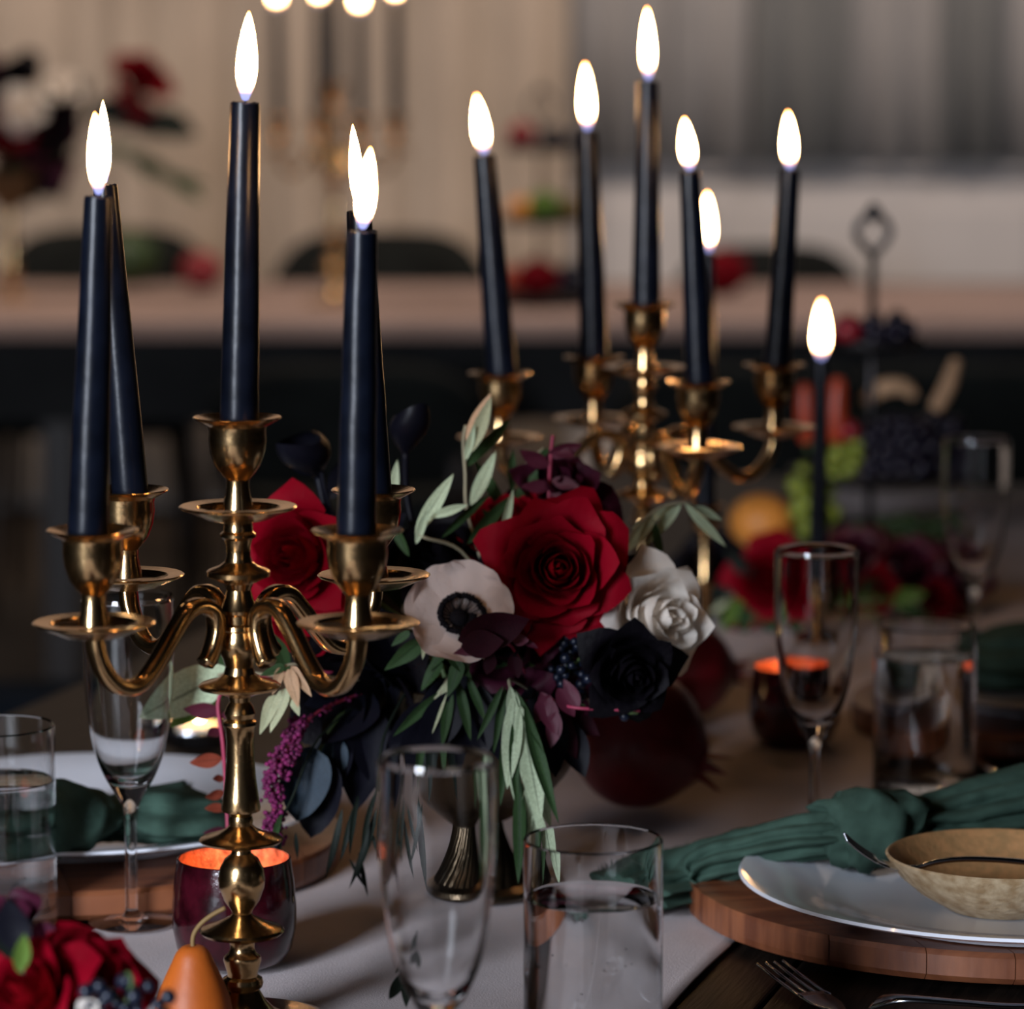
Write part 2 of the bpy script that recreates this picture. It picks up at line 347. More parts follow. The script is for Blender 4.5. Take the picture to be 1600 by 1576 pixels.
for (px, lab) in ((545, 'low black chair tucked against the front of the back table, centre left'), (1165, 'low black chair tucked against the front of the back table, behind the slim taper'), (1490, 'low black chair tucked against the front of the back table at far right')):
    p = aty(px, 600, 6.72); make_chair(lab, 'chair_black', (p.x, 6.82, 0), PI, 0.225, 'chairs in front of the back table', 0.725)
p = onz(30, 1112, 0.48)
make_chair('navy blue upholstered chair drawn up at the left of the table', 'chair_blue', (p.x - 0.04, p.y, 0), PI / 2 + 0.15, 0.25, None, 0.86)
# ================================================================ NEAR TABLE
DIR = Vector((0.2837, 0.9589, 0)); NRM = Vector((0.9589, -0.2837, 0))        # table runs away to the right
ANG = math.atan2(DIR.y, DIR.x) - PI / 2
TC = Vector((-0.045, 2.269, 0))                                               # a point of the runner's centre line
tb = thing('dining_table', 'dark wooden plank dining table laid for dinner', 'table', (TC.x, TC.y, 0), ANG)
npl = 7; wd = 1.12 / npl
for k in range(npl):
    x0 = -0.56 + k * wd
    mk('plank', box('plank', (x0 + 0.0012, x0 + wd - 0.0012), (-1.35, 2.35), (TZ - 0.04, TZ), 0.003), 'wood_dark', tb, False)
for sx in (-0.48, 0.48):
    mk('apron', box('apron', (sx - 0.012, sx + 0.012), (-1.2, 2.2), (TZ - 0.13, TZ - 0.04)), 'wood_dark', tb, False)
    for sy in (-1.2, 2.2): mk('leg', box('leg', (sx - 0.04, sx + 0.04), (sy - 0.04, sy + 0.04), (0, TZ - 0.04), 0.006), 'wood_dark', tb, False)
# runner with soft wrinkles
v, f = [], []; nx, ny = 44, 260
for j in range(ny + 1):
    for i in range(nx + 1):
        a = -0.19 + 0.385 * i / nx; b = -1.3 + 3.5 * j / ny
        a += 0.006 * noise.noise(Vector((b * 3, 5, 0)))
        h = 0.0028 * noise.noise(Vector((a * 14 + b * 4, b * 5 - a * 6, 2))) + 0.0018 * noise.noise(Vector((a * 30, b * 11, 7)))
        v.append((a, b, TZ + 0.0042 + h + (0.003 * max(0, 1 - i / 1.5) if i < 2 else 0)))
for j in range(ny):
    for i in range(nx): q = j * (nx + 1) + i; f.append((q, q + 1, q + nx + 2, q + nx + 1))
rn = mk('table_runner', pydata('table_runner', v, f), 'runner'); rn.matrix_world = T((TC.x, TC.y, 0)) @ Matrix.Rotation(ANG, 4, 'Z')
tag(rn, 'pale linen runner with soft wrinkles down the dining table', 'runner')
mo = rn.modifiers.new('thick', 'SOLIDIFY'); mo.thickness = 0.0015
ZR = TZ + 0.006
# ================================================================ CANDELABRA
S0 = 2820.0
def zc(y): return 0.56 - (y - 50) / S0            # height over the table of a stem feature at photo row y
def R(px): return px / S0
stem_px = [(812, 18), (820, 22), (832, 23), (836, 28), (841, 28), (845, 22), (856, 19), (872, 19), (880, 22), (886, 30), (892, 46), (895, 49.5), (902, 49), (907, 38), (914, 23), (924, 19), (936, 22),
  (948, 27), (955, 31), (960, 30), (963, 26), (976, 26), (979, 33), (985, 33.5), (988, 31), (994, 33), (1010, 36), (1020, 33), (1030, 27), (1045, 22), (1056, 25), (1064, 36), (1071, 60), (1075, 64.5), (1079, 62),
  (1086, 34), (1092, 18), (1100, 16), (1107, 21), (1118, 25), (1128, 21), (1131, 26), (1136, 27), (1140, 24), (1165, 21.5), (1190, 22), (1220, 24), (1250, 28), (1268, 31), (1273, 30), (1276, 20), (1281, 17), (1288, 19),
  (1296, 18), (1302, 25), (1310, 42), (1316, 63), (1319, 66), (1323, 62), (1330, 28), (1336, 15), (1341, 16), (1350, 27), (1364, 34), (1382, 37), (1396, 35.5), (1399, 34), (1416, 28), (1430, 18), (1437, 15), (1442, 20), (1452, 40),
  (1461, 64), (1465, 67), (1470, 62), (1478, 28), (1483, 20), (1492, 19), (1500, 22), (1506, 29), (1512, 30), (1532, 24), (1537, 24), (1541, 31), (1548, 33), (1555, 31), (1559, 26), (1566, 30), (1578, 37), (1592, 50), (1604, 72), (1612, 100), (1617, 128)]
cup_prof = [(0.0, 0.004), (0.006, 0.004), (0.0075, 0.006), (0.0085, 0.0), (0.0073, 0.006), (0.0063, 0.012), (0.0064, 0.016), (0.009, 0.019), (0.0125, 0.024), (0.0150, 0.031), (0.0160, 0.038), (0.0157, 0.043), (0.0162, 0.0455), (0.0236, 0.0495), (0.0243, 0.0502), (0.0238, 0.0508),
  (0.0150, 0.0482), (0.0120, 0.047), (0.0115, 0.030), (0.0, 0.028)]
pan_prof = [(0.0, -0.0075), (0.009, -0.0075), (0.017, -0.0058), (0.027, -0.0015), (0.0318, 0.0003), (0.0325, 0.0012), (0.0316, 0.0018), (0.0232, 0.0010), (0.0222, -0.0004), (0.0185, -0.0018), (0.008, -0.0028), (0.0, -0.0028)]
me_stem = lathe('stem', [(0, zc(812))] + [(R(r), zc(y)) for y, r in stem_px] + [(0, zc(1617))], 48)
zb = zc(1617)
me_base = lathe('base', [(0, zb + 0.001), (R(120), zb + 0.002), (R(134), zb - 0.001), (R(146), 0.006), (R(150), 0.0025), (R(148), 0.0), (0, 0.0)] if zb > 0.006 else [(0, 0.009), (R(120), 0.009), (R(138), 0.007), (R(150), 0.0025), (R(148), 0.0), (0, 0.0)], 48)
me_cup = lathe('candle_cup', cup_prof, 40); me_pan = lathe('drip_pan', pan_prof, 48)
ZPAN_C, ZPAN_A, RA = 0.295, 0.2445, 0.110
armpts = [(0.245, 0.3475), (0.215, 0.3440), (0.185, 0.3375), (0.165, 0.330), (0.175, 0.3215), (0.225, 0.3165), (0.30, 0.3150), (0.375, 0.3180), (0.46, 0.3270), (0.56, 0.3395), (0.66, 0.3495), (0.76, 0.3530), (0.86, 0.3500), (0.94, 0.3410), (0.985, 0.3310), (1.0, 0.3215)]
sq = [(1, .55), (.55, 1), (-.55, 1), (-1, .55), (-1, -.55), (-.55, -1), (.55, -1), (1, -.55)]
me_arm = tube('arm', sm([(t * RA, 0, 0.56 - d) for t, d in armpts], 4), [(0.0052, 0.0042)] * (4 * (len(armpts) - 1) + 1), shape=sq, upref=(0, 1, 0))
for q in (me_stem, me_base, me_cup, me_pan, me_arm): q.materials.append(M['brass'])
def candelabra(label, loc, vecs, scale=1.0, z=TZ, group='brass candelabra'):
    t = thing('candelabra', label, 'candelabra', (loc[0], loc[1], z), 0, group)
    mk('base', me_base, None, t); mk('stem', me_stem, None, t)
    mk('drip_pan', me_pan, None, t).location = (0, 0, ZPAN_C); mk('candle_cup', me_cup, None, t).location = (0, 0, ZPAN_C)
    cups = [Vector((loc[0], loc[1], z + (ZPAN_C + 0.0502) * scale))]
    for (x, y) in vecs:
        r = math.hypot(x, y); a = mk('arm', me_arm, None, t, True); a.rotation_euler = (0, 0, math.atan2(y, x)); a.scale = (r / RA, 1, 1)
        for me, nm in ((me_pan, 'drip_pan'), (me_cup, 'candle_cup')):
            q = mk(nm, me, None, a); q.location = (RA, 0, ZPAN_A); q.scale = (RA / r, 1, 1)
        cups.append(Vector((loc[0] + x * scale, loc[1] + y * scale, z + (ZPAN_A + 0.0502) * scale)))
    t.scale = (scale,) * 3
    return t, cups
flame_prof = [(0, 0), (0.16, 0.02), (0.26, 0.08), (0.38, 0.16), (0.47, 0.27), (0.5, 0.37), (0.475, 0.5), (0.405, 0.64), (0.30, 0.78), (0.17, 0.90), (0.07, 0.97), (0, 1.0)]
me_flame = lathe('flame', flame_prof, 20); me_flame.materials.append(M['flame'])
def candle(label, base, top, rb, rt, fh, fw, ftip=(0, 0), group='black taper candles', m='wax', bowl=True, cut=0.0185):
    """base: where the axis leaves the cup, top: top centre; fh, fw flame size; ftip: sideways lean"""
    base, top = Vector(base), Vector(top); ax = (top - base).normalized(); b0 = base - ax * cut; Lh = (top - b0).length
    t = thing('taper_candle', label, 'candle', b0, ax.to_track_quat('Z', 'Y'), group)
    rs = lambda k: rb + (rt - rb) * k
    pr = [(0, 0)] + [(rb * 0.93, 0), (rb * 0.98, 0.004)] + [(rs((k / 10) ** 1.25), 0.004 + (Lh - 0.004) * k / 10) for k in range(1, 10)] + [(rt, Lh - 0.002), (rt * 0.97, Lh), (rt * 0.84, Lh + 0.0004), (rt * 0.7, Lh - 0.0016), (rt * 0.3, Lh - 0.0018), (0, Lh - 0.0016)]
    me = lathe('wax', pr, 28)
    for q in me.vertices:
        q.co.x += 0.0004 * noise.noise(Vector((q.co.z * 60, Lh * 99, 0))); q.co.y += 0.0004 * noise.noise(Vector((q.co.z * 60, 5, Lh * 99)))
        if q.co.z > Lh - 0.004: q.co.z += 0.0010 * noise.noise(Vector((q.co.x * 250, q.co.y * 250, Lh * 9)))
    mk('wax', me, m, t)
    mk('wick', tube('wick', [(0, 0, Lh - 0.002), (0.0003, 0, Lh + 0.004), (0.0012, 0.0004, Lh + 0.0075)], 0.0007, 6), 'wick', t)
    fo = mk('flame', me_flame, None, t); fo.location = (0, 0, Lh + 0.001)
    wd_ = RM[t.name].to_3x3().inverted() @ Vector((ftip[0], ftip[1] if len(ftip) > 1 else 0, fh)).normalized()
    fo.rotation_mode = 'QUATERNION'; fo.rotation_quaternion = wd_.to_track_quat('Z', 'Y'); fo.scale = (fw * .88, fw * .88, fh)
    return t
def candle_px(label, cup, top_px, rb_px, rt_px, f_top_px, fw_px, lab_group, dx_base=0, Yoff=0):
    Y = cup.y + Yoff; k = mpp(Y)
    b = Vector((cup.x + dx_base * k, cup.y, cup.z - 0.001)); tp = aty(top_px[0], top_px[1], Y); ft = aty(f_top_px[0], f_top_px[1], Y)
    fh = (ft - tp).length
    return candle(label, b, tp, rb_px * k, rt_px * k, fh, fw_px * k, (ft.x - tp.x, 0), lab_group)
p0 = onz(380, 1629, TZ); FY = p0.y
fc, cups = candelabra('tall brass five-light candelabra nearest the camera at left', (p0.x, p0.y), [(-0.070, -0.085), (0.069, -0.085), (-0.070, 0.085), (0.071, 0.085)], z=ZR)
g1 = 'black tapers in the nearest candelabra'
candle_px('tallest black taper in the centre cup of the nearest candelabra', cups[0], (383, 161), 30.5, 23, (389, 20), 37, g1, 3)
candle_px('black taper in the front left cup of the nearest candelabra', cups[1], (154, 308), 32, 22, (148, 178), 33, g1, -8)
candle_px('black taper in the front right cup of the nearest candelabra', cups[2], (566, 362), 31, 23.5, (579, 232), 38, g1, -2)
candle_px('leaning black taper in the rear left cup of the nearest candelabra', cups[3], (164, 290), 29, 19, (161, 158), 26, g1, 6)
candle_px('black taper half hidden in the rear right cup of the nearest candelabra', cups[4], (561, 330), 29, 19.5, (551, 196), 26, g1, 0)
p1 = onz(1004, 50 + 0.56 * 2002, TZ)
cs_, sn_ = 0.110 * math.cos(math.radians(19.5)), 0.110 * math.sin(math.radians(19.5))
rc, cu2 = candelabra('softly blurred brass five-light candelabra behind the red roses', (p1.x, p1.y), [(sn_, -cs_), (-cs_ * 1.08, -sn_), (cs_, sn_), (-sn_, cs_)], z=ZR)
g2 = 'black tapers in the middle candelabra'
candle_px('tallest black taper in the centre cup of the middle candelabra', cu2[0], (1013, 127), 23, 16, (1011, 14), 26, g2, 2)
candle_px('black taper in the nearest cup of the middle candelabra, right of centre', cu2[1], (1078, 268), 23, 16, (1069, 186), 29, g2, 2)
candle_px('leftmost black taper of the middle candelabra, above the olive leaves', cu2[2], (757, 243), 25, 17, (744, 149), 30, g2, 3)
candle_px('rightmost black taper of the middle candelabra', cu2[3], (1234, 266), 22, 16, (1231, 176), 27, g2, 4)
candle_px('black taper in the farthest cup of the middle candelabra, left of centre', cu2[4], (918, 206), 23, 15.5, (914, 100), 28, g2, 0)
def candlestick(label, loc, h):
    t = thing('candlestick', label, 'candlestick', loc, 0, 'small brass candlesticks')
    mk('base', lathe('base', [(0, 0), (0.036, 0), (0.037, 0.003), (0.030, 0.007), (0.012, 0.012), (0.006, 0.018), (0, 0.018)], 32), 'brass', t)
    mk('stem', lathe('stem', [(0, 0.017), (0.006, 0.017), (0.009, 0.022), (0.005, 0.03), (0.0045, h * 0.5), (0.008, h * 0.55), (0.005, h * 0.6), (0.006, h - 0.022), (0, h - 0.022)], 24), 'brass', t)
    mk('candle_cup', lathe('candle_cup', [(0, h - 0.023), (0.008, h - 0.021), (0.0125, h - 0.014), (0.0125, h - 0.003), (0.017, h), (0.016, h + 0.001), (0.0105, h - 0.002), (0.0100, h - 0.018), (0, h - 0.019)], 28), 'brass', t)
    return Vector((loc[0], loc[1], loc[2] + h))
q = onz(1276, 50 + 0.56 * 1700, ZR); c3 = candlestick('low brass candlestick beyond the right-hand flute', (q.x, q.y, ZR), 0.060)
candle_px('slim black taper standing alone beyond the right-hand flute', c3, (1283, 563), 16, 11, (1284, 470), 30, 'single black tapers', 0)
q = onz(1100, 50 + 0.56 * 1800, ZR); c4 = candlestick('brass candlestick hidden behind the middle candelabra', (q.x, q.y, ZR), 0.15)
candle_px('slim black taper half hidden behind the middle candelabra', c4, (1107, 395), 16, 10, (1105, 302), 26, 'single black tapers', 0)
# blurred candelabra on the back table
q = onz(525, 475, TZ + 0.01); bc, cu3 = candelabra('blurred brass candelabra on the back table', (q.x, q.y), [(-0.086, -0.05), (-0.03, 0.095), (0.045, -0.10), (0.095, 0.03)], 1.28, TZ + 0.011)
for i, (lab, hh_) in enumerate((('centre', 0.285), ('leftmost', 0.225), ('second from left', 0.235), ('third from left', 0.215), ('rightmost', 0.24))):
    b = cu3[i]; candle(f'{"central" if i == 0 else lab} black taper of the blurred back-table candelabra', b + Vector((0, 0, -0.001)), b + Vector((random.uniform(-.003, .003), 0, hh_)), 0.0130, 0.0105, 0.052, 0.018, (0.001, 0), 'black tapers on the back table', cut=0.022)
# ================================================================ GLASSWARE
fl_out = [(0, 0), (0.0265, 0), (0.027, 0.0010), (0.020, 0.0022), (0.008, 0.0040), (0.0042, 0.008), (0.0038, 0.014), (0.0038, 0.060), (0.0044, 0.070), (0.0062, 0.076), (0.0105, 0.084), (0.0160, 0.094), (0.0208, 0.106), (0.0243, 0.121), (0.0268, 0.141), (0.0283, 0.165), (0.0287, 0.2045)]
fl_in = [(0.0281, 0.2050), (0.0275, 0.2045), (0.0272, 0.165), (0.0257, 0.141), (0.0231, 0.121), (0.0194, 0.107), (0.0145, 0.0970), (0.009, 0.0915), (0.003, 0.0890), (0, 0.0888)]
def dens(pr, n=3): return [tuple(q) for q in sm([(a, b, 0) for a, b in pr], n)]
def dn(pr, n=3): return [(max(0, q[0]), q[1]) for q in dens(pr, n)]
me_flute = lathe('flute', [(0, 0), (0.0265, 0)] + dn(fl_out[2:], 3) + dn(fl_in, 3)[:-1] + [(0, 0.0888)], 64); me_flute.materials.append(M['glass'])
for (px, sv, lab) in ((685, 3193, 'empty champagne flute in front, before the flower vase'), (206, 2488, 'empty champagne flute behind the nearest candelabra at the left'), (1271, 2285, 'empty champagne flute before the slim taper, right of the roses'), (1520, 1800, 'blurred empty champagne flute beyond the others at far right')):
    q = onz(px, 50 + 0.56 * sv, ZR)
    o = mk('champagne_flute', me_flute); o.location = (q.x, q.y, ZR + 0.001); tag(o, lab, 'glass', 'champagne flutes')
GR, GH = 0.0372, 0.128
me_tum = lathe('glass_body', [(0, 0)] + [(GR - 0.002, 0), (GR, 0.002), (GR, 0.04), (GR, 0.08), (GR, GH - 0.001), (GR - 0.0009, GH), (GR - 0.0018, GH - 0.001), (GR - 0.0018, 0.06), (GR - 0.0018, 0.016), (GR - 0.006, 0.0115), (0, 0.0105)], 72); me_tum.materials.append(M['glass'])
def waterglass(px, sv, wl, lab):
    q = onz(px, 50 + 0.56 * sv, ZR); t = thing('water_glass', lab, 'glass', (q.x, q.y, ZR + 0.001), 0, 'water glasses')
    mk('glass_body', me_tum, None, t)
    ri = GR - 0.0018 + 0.00008
    mk('water', lathe('water', [(0, 0.0104), (GR - 0.006, 0.0114), (ri, 0.0158), (ri, 0.06), (ri, wl + 0.0012), (ri - 0.0006, wl + 0.0004), (ri - 0.002, wl), (0, wl)], 72), 'water', t)
    bm = bmesh.new(); rnd = random.Random(int(px) + 5)
    for k in range(36):
        a = rnd.uniform(0, 2 * PI); rr = (ri - 0.0012) if k % 3 else rnd.uniform(0.002, ri - 0.004); z = rnd.uniform(0.02, wl - 0.003); s_ = rnd.uniform(0.0003, 0.0007)
        bmesh.ops.create_icosphere(bm, subdivisions=2, radius=s_, matrix=T((rr * math.cos(a), rr * math.sin(a), z)))
    me = bpy.data.meshes.new('bubbles'); bm.to_mesh(me); bm.free(); b = mk('bubbles', me, 'bubble', t); b['kind'] = 'stuff'
waterglass(926, 2905, 0.0955, 'clear water glass in front, right of the nearest flute')
waterglass(-3, 2500, 0.0925, 'clear water glass cut off by the left edge of the photo')
waterglass(1443, 2139, 0.104, 'clear water glass beyond the green knotted napkin at right')
# ---------------------------------------------------------------- votives
def votive(px, sv, sc_, lab, flame=True):
    q = onz(px, 50 + 0.56 * sv, ZR); t = thing('votive_holder', lab, 'candle holder', (q.x, q.y, ZR + 0.001), 0, 'burgundy votive holders')
    out = [(0, 0), (0.024, 0), (0.030, 0.003), (0.0345, 0.010), (0.0370, 0.022), (0.0372, 0.034), (0.0360, 0.050), (0.0340, 0.064)]
    mk('outer_glass', lathe('outer_glass', [(r * sc_, z * sc_) for r, z in out + [(0.0332, 0.0645)]], 48), 'votive', t)
    inn = [(0.0332, 0.0645), (0.0326, 0.064), (0.0345, 0.050), (0.0357, 0.034), (0.0352, 0.020), (0.031, 0.009), (0.02, 0.005), (0, 0.0045)]
    mk('inner_lining', lathe('inner_lining', [(r * sc_, z * sc_) for r, z in inn], 48), 'votive_in', t)
    c = thing('tealight', 'small lit tealight inside the ' + lab, 'candle', (q.x, q.y, ZR + 0.001 + 0.006 * sc_), 0, 'tealights in the votive holders')
    mk('wax', lathe('wax', [(0, 0), (0.018, 0), (0.0185, 0.002), (0.0185, 0.015), (0.0175, 0.0155), (0.0165, 0.014), (0, 0.0135)], 28), 'tealight', c)
    mk('wick', tube('wick', [(0, 0, 0.013), (0.0005, 0, 0.019)], 0.0007, 6), 'wick', c)
    fo = mk('flame', me_flame, None, c); fo.location = (0, 0, 0.0165); fo.scale = (0.009, 0.009, 0.024)
votive(367, 2600, 1.0, 'burgundy votive holder behind the nearest candelabra')
votive(1240, 1985, 0.95, 'burgundy votive holder behind the right-hand flute')
# ================================================================ PLACE SETTINGS
def charger(px, py, r, lab, name='wooden_charger', h=0.019):
    q = onz(px, py, ZR); t = thing(name, lab, 'charger', (q.x, q.y, TZ + 0.0065), 0, 'round wooden chargers')
    n = 9; w_ = 2 * r / n
    # round board glued up from staves, each a part with a fine joint
    for k in range(n):
        x0, x1 = -r + k * w_ + 0.0003, -r + (k + 1) * w_ - 0.0003
        bm = bmesh.new(); pts = []
        m_ = 10
        for i in range(m_ + 1): x = x0 + (x1 - x0) * i / m_; pts.append((x, math.sqrt(max(0, r * r - x * x))))
        loop = pts + [(x, -y) for x, y in reversed(pts)]
        lp = []
        for p_ in loop:
            if not lp or (abs(lp[-1][0] - p_[0]) + abs(lp[-1][1] - p_[1])) > 1e-5: lp.append(p_)
        ins = lambda p_, d: (p_[0], p_[1] * (1 - d / r))
        rows = []
        for (d, z) in ((0.004, 0.0), (0.0, 0.004), (0.0, h - 0.003), (0.003, h)):
            rows.append([bm.verts.new((*ins(p_, d), z)) for p_ in lp])
        for a, b in zip(rows[:-1], rows[1:]):
            for i in range(len(lp)): j = (i + 1) % len(lp); bm.faces.new((a[i], a[j], b[j], b[i]))
        bm.faces.new(rows[0][::-1]); bm.faces.new(rows[-1])
        bmesh.ops.recalc_face_normals(bm, faces=bm.faces)
        me = bpy.data.meshes.new('stave'); bm.to_mesh(me); bm.free()
        o = mk('stave', me, 'wood_charger', t, False)
    t.matrix_world = RM[t.name] @ Matrix.Rotation(ANG + 0.5, 4, 'Z'); 
    return Vector((q.x, q.y, TZ + 0.0065 + h))
plate_prof = lambda r: [(0, 0.002), (r * 0.55, 0.002), (r * 0.58, 0.0), (r * 0.62, 0.0005), (r * 0.64, 0.004), (r * 0.80, 0.0125), (r * 0.975, 0.0175), (r, 0.0195), (r * 0.992, 0.0212), (r * 0.97, 0.0208), (r * 0.80, 0.0155), (r * 0.66, 0.0075), (r * 0.6, 0.0055), (0, 0.005)]
def plate(pos, r, lab, grp='white dinner plates'):
    o = mk('dinner_plate', lathe('dinner_plate', plate_prof(r), 96), 'plate'); o.location = pos; return tag(o, lab, 'plate', grp)
c = charger(1582, 1410, 0.210, 'round wooden charger under the plate at the lower right')
pq = onz(1590, 1415, c.z); pr = plate(Vector((pq.x, pq.y, c.z + 0.0005)), 0.172, 'white dinner plate holding the stoneware bowl')
bp = onz(1564, 1412, c.z + 0.008)
bw = thing('stoneware_bowl', 'speckled brown stoneware bowl on the white plate at right', 'bowl', (bp.x, bp.y, c.z + 0.0062))
mk('bowl_body', lathe('bowl_body', [(0, 0.001), (0.030, 0.001), (0.033, 0.0), (0.036, 0.002), (0.050, 0.010), (0.062, 0.020), (0.0695, 0.0305), (0.0705, 0.0325), (0.0690, 0.0335)], 72), 'stone_rim', bw)
mk('bowl_inside', lathe('bowl_inside', [(0.0690, 0.0335), (0.067, 0.0325), (0.060, 0.0225), (0.048, 0.0125), (0.030, 0.007), (0, 0.006)], 72), 'stoneware', bw)
def cutlery(name, kind, pts, lab, wmax=0.011, grp='silver cutlery'):
    """pts: centre line in the room from working end to handle end"""
    P = sm(pts, 6); t = thing(name, lab, name.split('_')[-1], pts[-1], 0, grp); L_ = locp(t, P); n = len(L_)
    tot = sum((L_[i + 1] - L_[i]).length for i in range(n - 1)); acc = 0; rad = []
    for i in range(n):
        if i: acc += (L_[i] - L_[i - 1]).length
        s_ = acc / tot
        if kind == 'fork': wv = 0.0105 if s_ < 0.20 else (0.0105 + (0.0022 - 0.0105) * min(1, (s_ - 0.20) / 0.10) if s_ < 0.30 else 0.0022 + 0.0045 * ((s_ - 0.3) / 0.7) ** 1.5)
        elif kind == 'knife': wv = 0.0095 * min(1, 0.15 + s_ * 5) if s_ < 0.5 else (0.006 if s_ < 0.56 else 0.006 + 0.004 * ((s_ - 0.56) / 0.44))
        else: wv = 0.018 * math.sin(min(1, s_ / 0.28) * PI) ** 0.6 + 0.002 if s_ < 0.26 else 0.0024 + 0.0045 * ((s_ - 0.26) / 0.74) ** 1.5
        rad.append((wv, 0.0010 if s_ < 0.28 else 0.0017))
    k0 = next(i for i in range(n) if sum((L_[j + 1] - L_[j]).length for j in range(i)) / tot > 0.13) if kind == 'fork' else 0
    flat = [(1, 0), (.8, .7), (0, 1), (-.8, .7), (-1, 0), (-.8, -.7), (0, -1), (.8, -.7)]
    d0 = (L_[-1] - L_[0]); sd = d0.cross(Vector((0, 0, 1))).normalized()
    mk('handle', tube('handle', L_[k0:], rad[k0:], shape=flat, upref=sd), 'steel', t)
    if kind == 'fork':
        for q_ in range(4):
            off = sd * ((q_ - 1.5) * 0.0058)
            mk('tine', tube('tine', [p_ + off for p_ in L_[:k0 + 2]], [(0.0007 + 0.0012 * i / (k0 + 1), 0.0009) for i in range(k0 + 2)], 8, upref=sd), 'steel', t)
    return t
zb_ = bp.z + 0.0335
Yf = bp.y - 0.012
cutlery('silver_fork', 'fork', [aty(1320, 1306, Yf), aty(1345, 1327, Yf), aty(1375, 1345, Yf), aty(1405, 1355, Yf), aty(1432, 1355, Yf), aty(1460, 1347, Yf), aty(1500, 1342, Yf), aty(1560, 1343, Yf), aty(1640, 1350, Yf), aty(1720, 1358, Yf)], 'silver fork resting across the rim of the stoneware bowl')
zt = TZ + 0.004
a = [onz(1203, 1503, zt + 0.010), onz(1235, 1528, zt + 0.004), onz(1275, 1556, zt + 0.001), onz(1330, 1590, zt + 0.003), onz(1390, 1622, zt + 0.006), onz(1600, 1720, zt + 0.003), onz(1700, 1760, zt + 0.001)]
cutlery('silver_fork', 'fork', a, 'silver fork lying on the dark wood in the bottom right corner')
a = [onz(1770, 1566, zt + 0.001), onz(1600, 1572, zt + 0.003), onz(1500, 1566, zt + 0.008), onz(1410, 1560, zt + 0.010), onz(1366, 1568, zt + 0.003)]
cutlery('silver_spoon', 'spoon', a, 'silver utensil handle beside the fork in the bottom right corner')
a = [onz(1660, 1230, zt + 0.002), onz(1600, 1222, zt + 0.002), onz(1560, 1208, zt + 0.004), onz(1528, 1186, zt + 0.002)]
cutlery('silver_spoon', 'spoon', a, 'blurred silver utensil on the table right of the far water glass')
# far-right setting
c5 = charger(1660, 1130, 0.17, 'blurred wooden charger at the right edge beyond the water glass')
plate(c5 + Vector((0, 0, 0.0005)), 0.15, 'blurred white plate at the right edge beyond the water glass')
# left setting
c6 = charger(120, 1342, 0.178, 'wooden charger behind the left-hand flute')
plate(c6 + Vector((0.005, 0.0, 0.0005)), 0.162, 'white dinner plate with green napkin behind the left-hand flute')
q6 = c6 + Vector((0.0, 0.0, 0.021))
q = onz(312, 1160, ZR); ds = thing('shallow_dish', 'small dark shallow dish behind the red eucalyptus stem', 'dish', (q.x, q.y, ZR - 0.0015))
mk('dish_body', lathe('dish_body', [(0, 0), (0.026, 0), (0.034, 0.006), (0.042, 0.016), (0.0415, 0.0175), (0.039, 0.0168), (0.032, 0.009), (0.024, 0.004), (0, 0.004)], 48), 'steel', ds)
tl = thing('tealight', 'small lit tealight in the dark dish behind the eucalyptus stem', 'candle', (q.x, q.y, ZR + 0.0028), 0, 'tealights')
mk('wax', lathe('wax', [(0, 0), (0.018, 0), (0.0185, 0.002), (0.0185, 0.012), (0.0175, 0.0125), (0, 0.011)], 28), 'tealight', tl)
mk('wick', tube('wick', [(0, 0, 0.010), (0.0005, 0, 0.015)], 0.0007, 6), 'wick', tl)
fo = mk('flame', me_flame, None, tl); fo.location = (0, 0, 0.012); fo.scale = (0.008, 0.008, 0.018)
